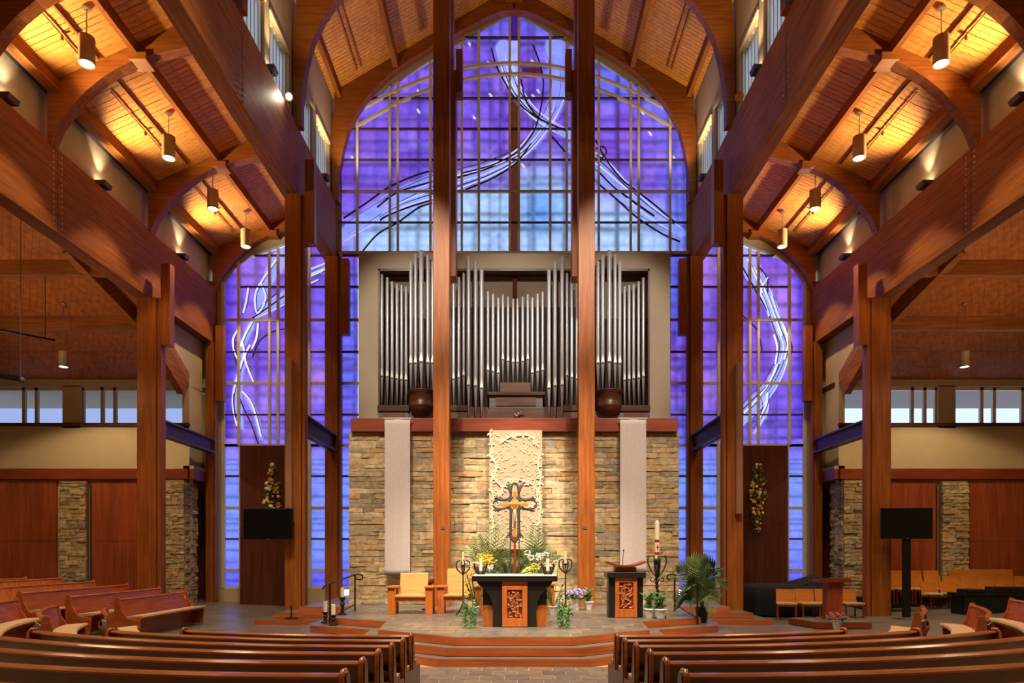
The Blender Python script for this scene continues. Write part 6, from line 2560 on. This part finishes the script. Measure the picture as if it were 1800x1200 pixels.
# the two bright projectors beside the clerestory
for s in (-1, 1):
    X, Y, Zz = s * 6.12, 18.55, z(12.42)
    t = thing('projector_lamp', 'round %s projector lamp on the nave beam below the clerestory' % ('glaring left' if s < 0 else 'unlit looking right'), 'lamp', (X, Y, z(12.28)))
    q = MB()
    q.tube([(X, Y, z(12.28)), (X, Y, Zz)], 0.02, 6)
    q.build('yoke', M['iron'], t)
    d = Vector((-s * 0.35, -1, -0.55)).normalized()
    c = Vector((X, Y, Zz + 0.02))
    q = MB()
    q.tube([c - d * 0.14, c - d * 0.12, c + d * 0.10], [0.05, 0.11, 0.12], 16)
    q.build('housing', M['can'], t, smooth=False)
    if s < 0:
        q = MB()
        q.tube([c + d * 0.101, c + d * 0.106], 0.075, 16)
        em = emit('glaring_lens', (1.0, 0.88, 0.66, 1), 60)
        q.build('lens', em, t)
        spot('projector_light', tuple(c + d * 0.13), tuple(c + d * 3), 60, 130, 0.8, WARM2, 0.05, parent=t)
    else:
        q = MB()
        q.tube([c + d * 0.101, c + d * 0.106], 0.105, 16)
        q.build('lens', M['gold'], t)

# ---- line array speakers on the tall columns
for s, (pa, pb, ya, yb) in ((-1, (502, 513, 630, 893)), (1, (1294, 1305, 638, 903))):
    a, b = at(pa, yb, 19.25), at(pb, ya, 19.25)
    t = thing('column_speaker', '%s slim tall column speaker on the timber column' % SIDE[s], 'speaker', ((a.x + b.x) / 2, 19.3, a.z), group='column speakers')
    q = MB()
    q.box(a.x, b.x, 19.22, 19.395, a.z, b.z)
    q.build('cabinet', M['speaker_brown'], t, bev=0.01)
    q = MB()
    q.box(a.x + 0.03, b.x - 0.03, 19.212, 19.22, a.z + 0.05, b.z - 0.05)
    q.build('grille', M['speaker_brown'], t)

# ---- hanging bar lamp in the left outer aisle and the dark rail above it
a, b = at(-40, 655, 17), at(40, 667, 16.6)
t = thing('hanging_bar', 'black hanging lamp bar at the left edge of the photo', 'lamp', tuple(b), group=None)
q = MB()
q.beam(a, b, 0.10, 0.14)
q.build('bar', M['black'], t, bev=0.01)
q = MB()
e = b + Vector((-0.05, 0, 0))
q.tube([e, (e.x, e.y, z(out_zr(e.y)))], 0.01, 6)
q.build('rod', M['metal'], t)
q = MB()
q.ball(b + Vector((0.02, -0.05, 0)), 0.05, 8, 6)
q.build('knob', M['metal'], t)
a, b = at(-30, 574, 16.5), at(96, 598, 19.2)
t = thing('lamp_track', 'thin black lamp track under the left outer ceiling', 'track', tuple(a))
q = MB()
q.beam(a, b, 0.05, 0.05)
q.build('rail', M['black'], t)
for f in (0.15, 0.85):
    p = a.lerp(b, f)
    q = MB()
    q.tube([p, (p.x, p.y, z(out_zr(max(p.y, 16.0))) + 0.05)], 0.008, 6)
    q.build('hanger', M['black'], t)
# added unseen up-lights that brighten the outer aisles, some without any bar
for s in (-1, 1):
    spot('aisle_fill_uplight', (s * 13.0, 17.2, z(5.2)), (s * 13.0, 18.6, z(9)), 170, 150, 0.8, WARM, 0.3)
    spot('aisle_fill_uplight', (s * 14.5, 13.0, z(5.2)), (s * 14.5, 15.0, z(9)), 170, 150, 0.8, WARM, 0.3)
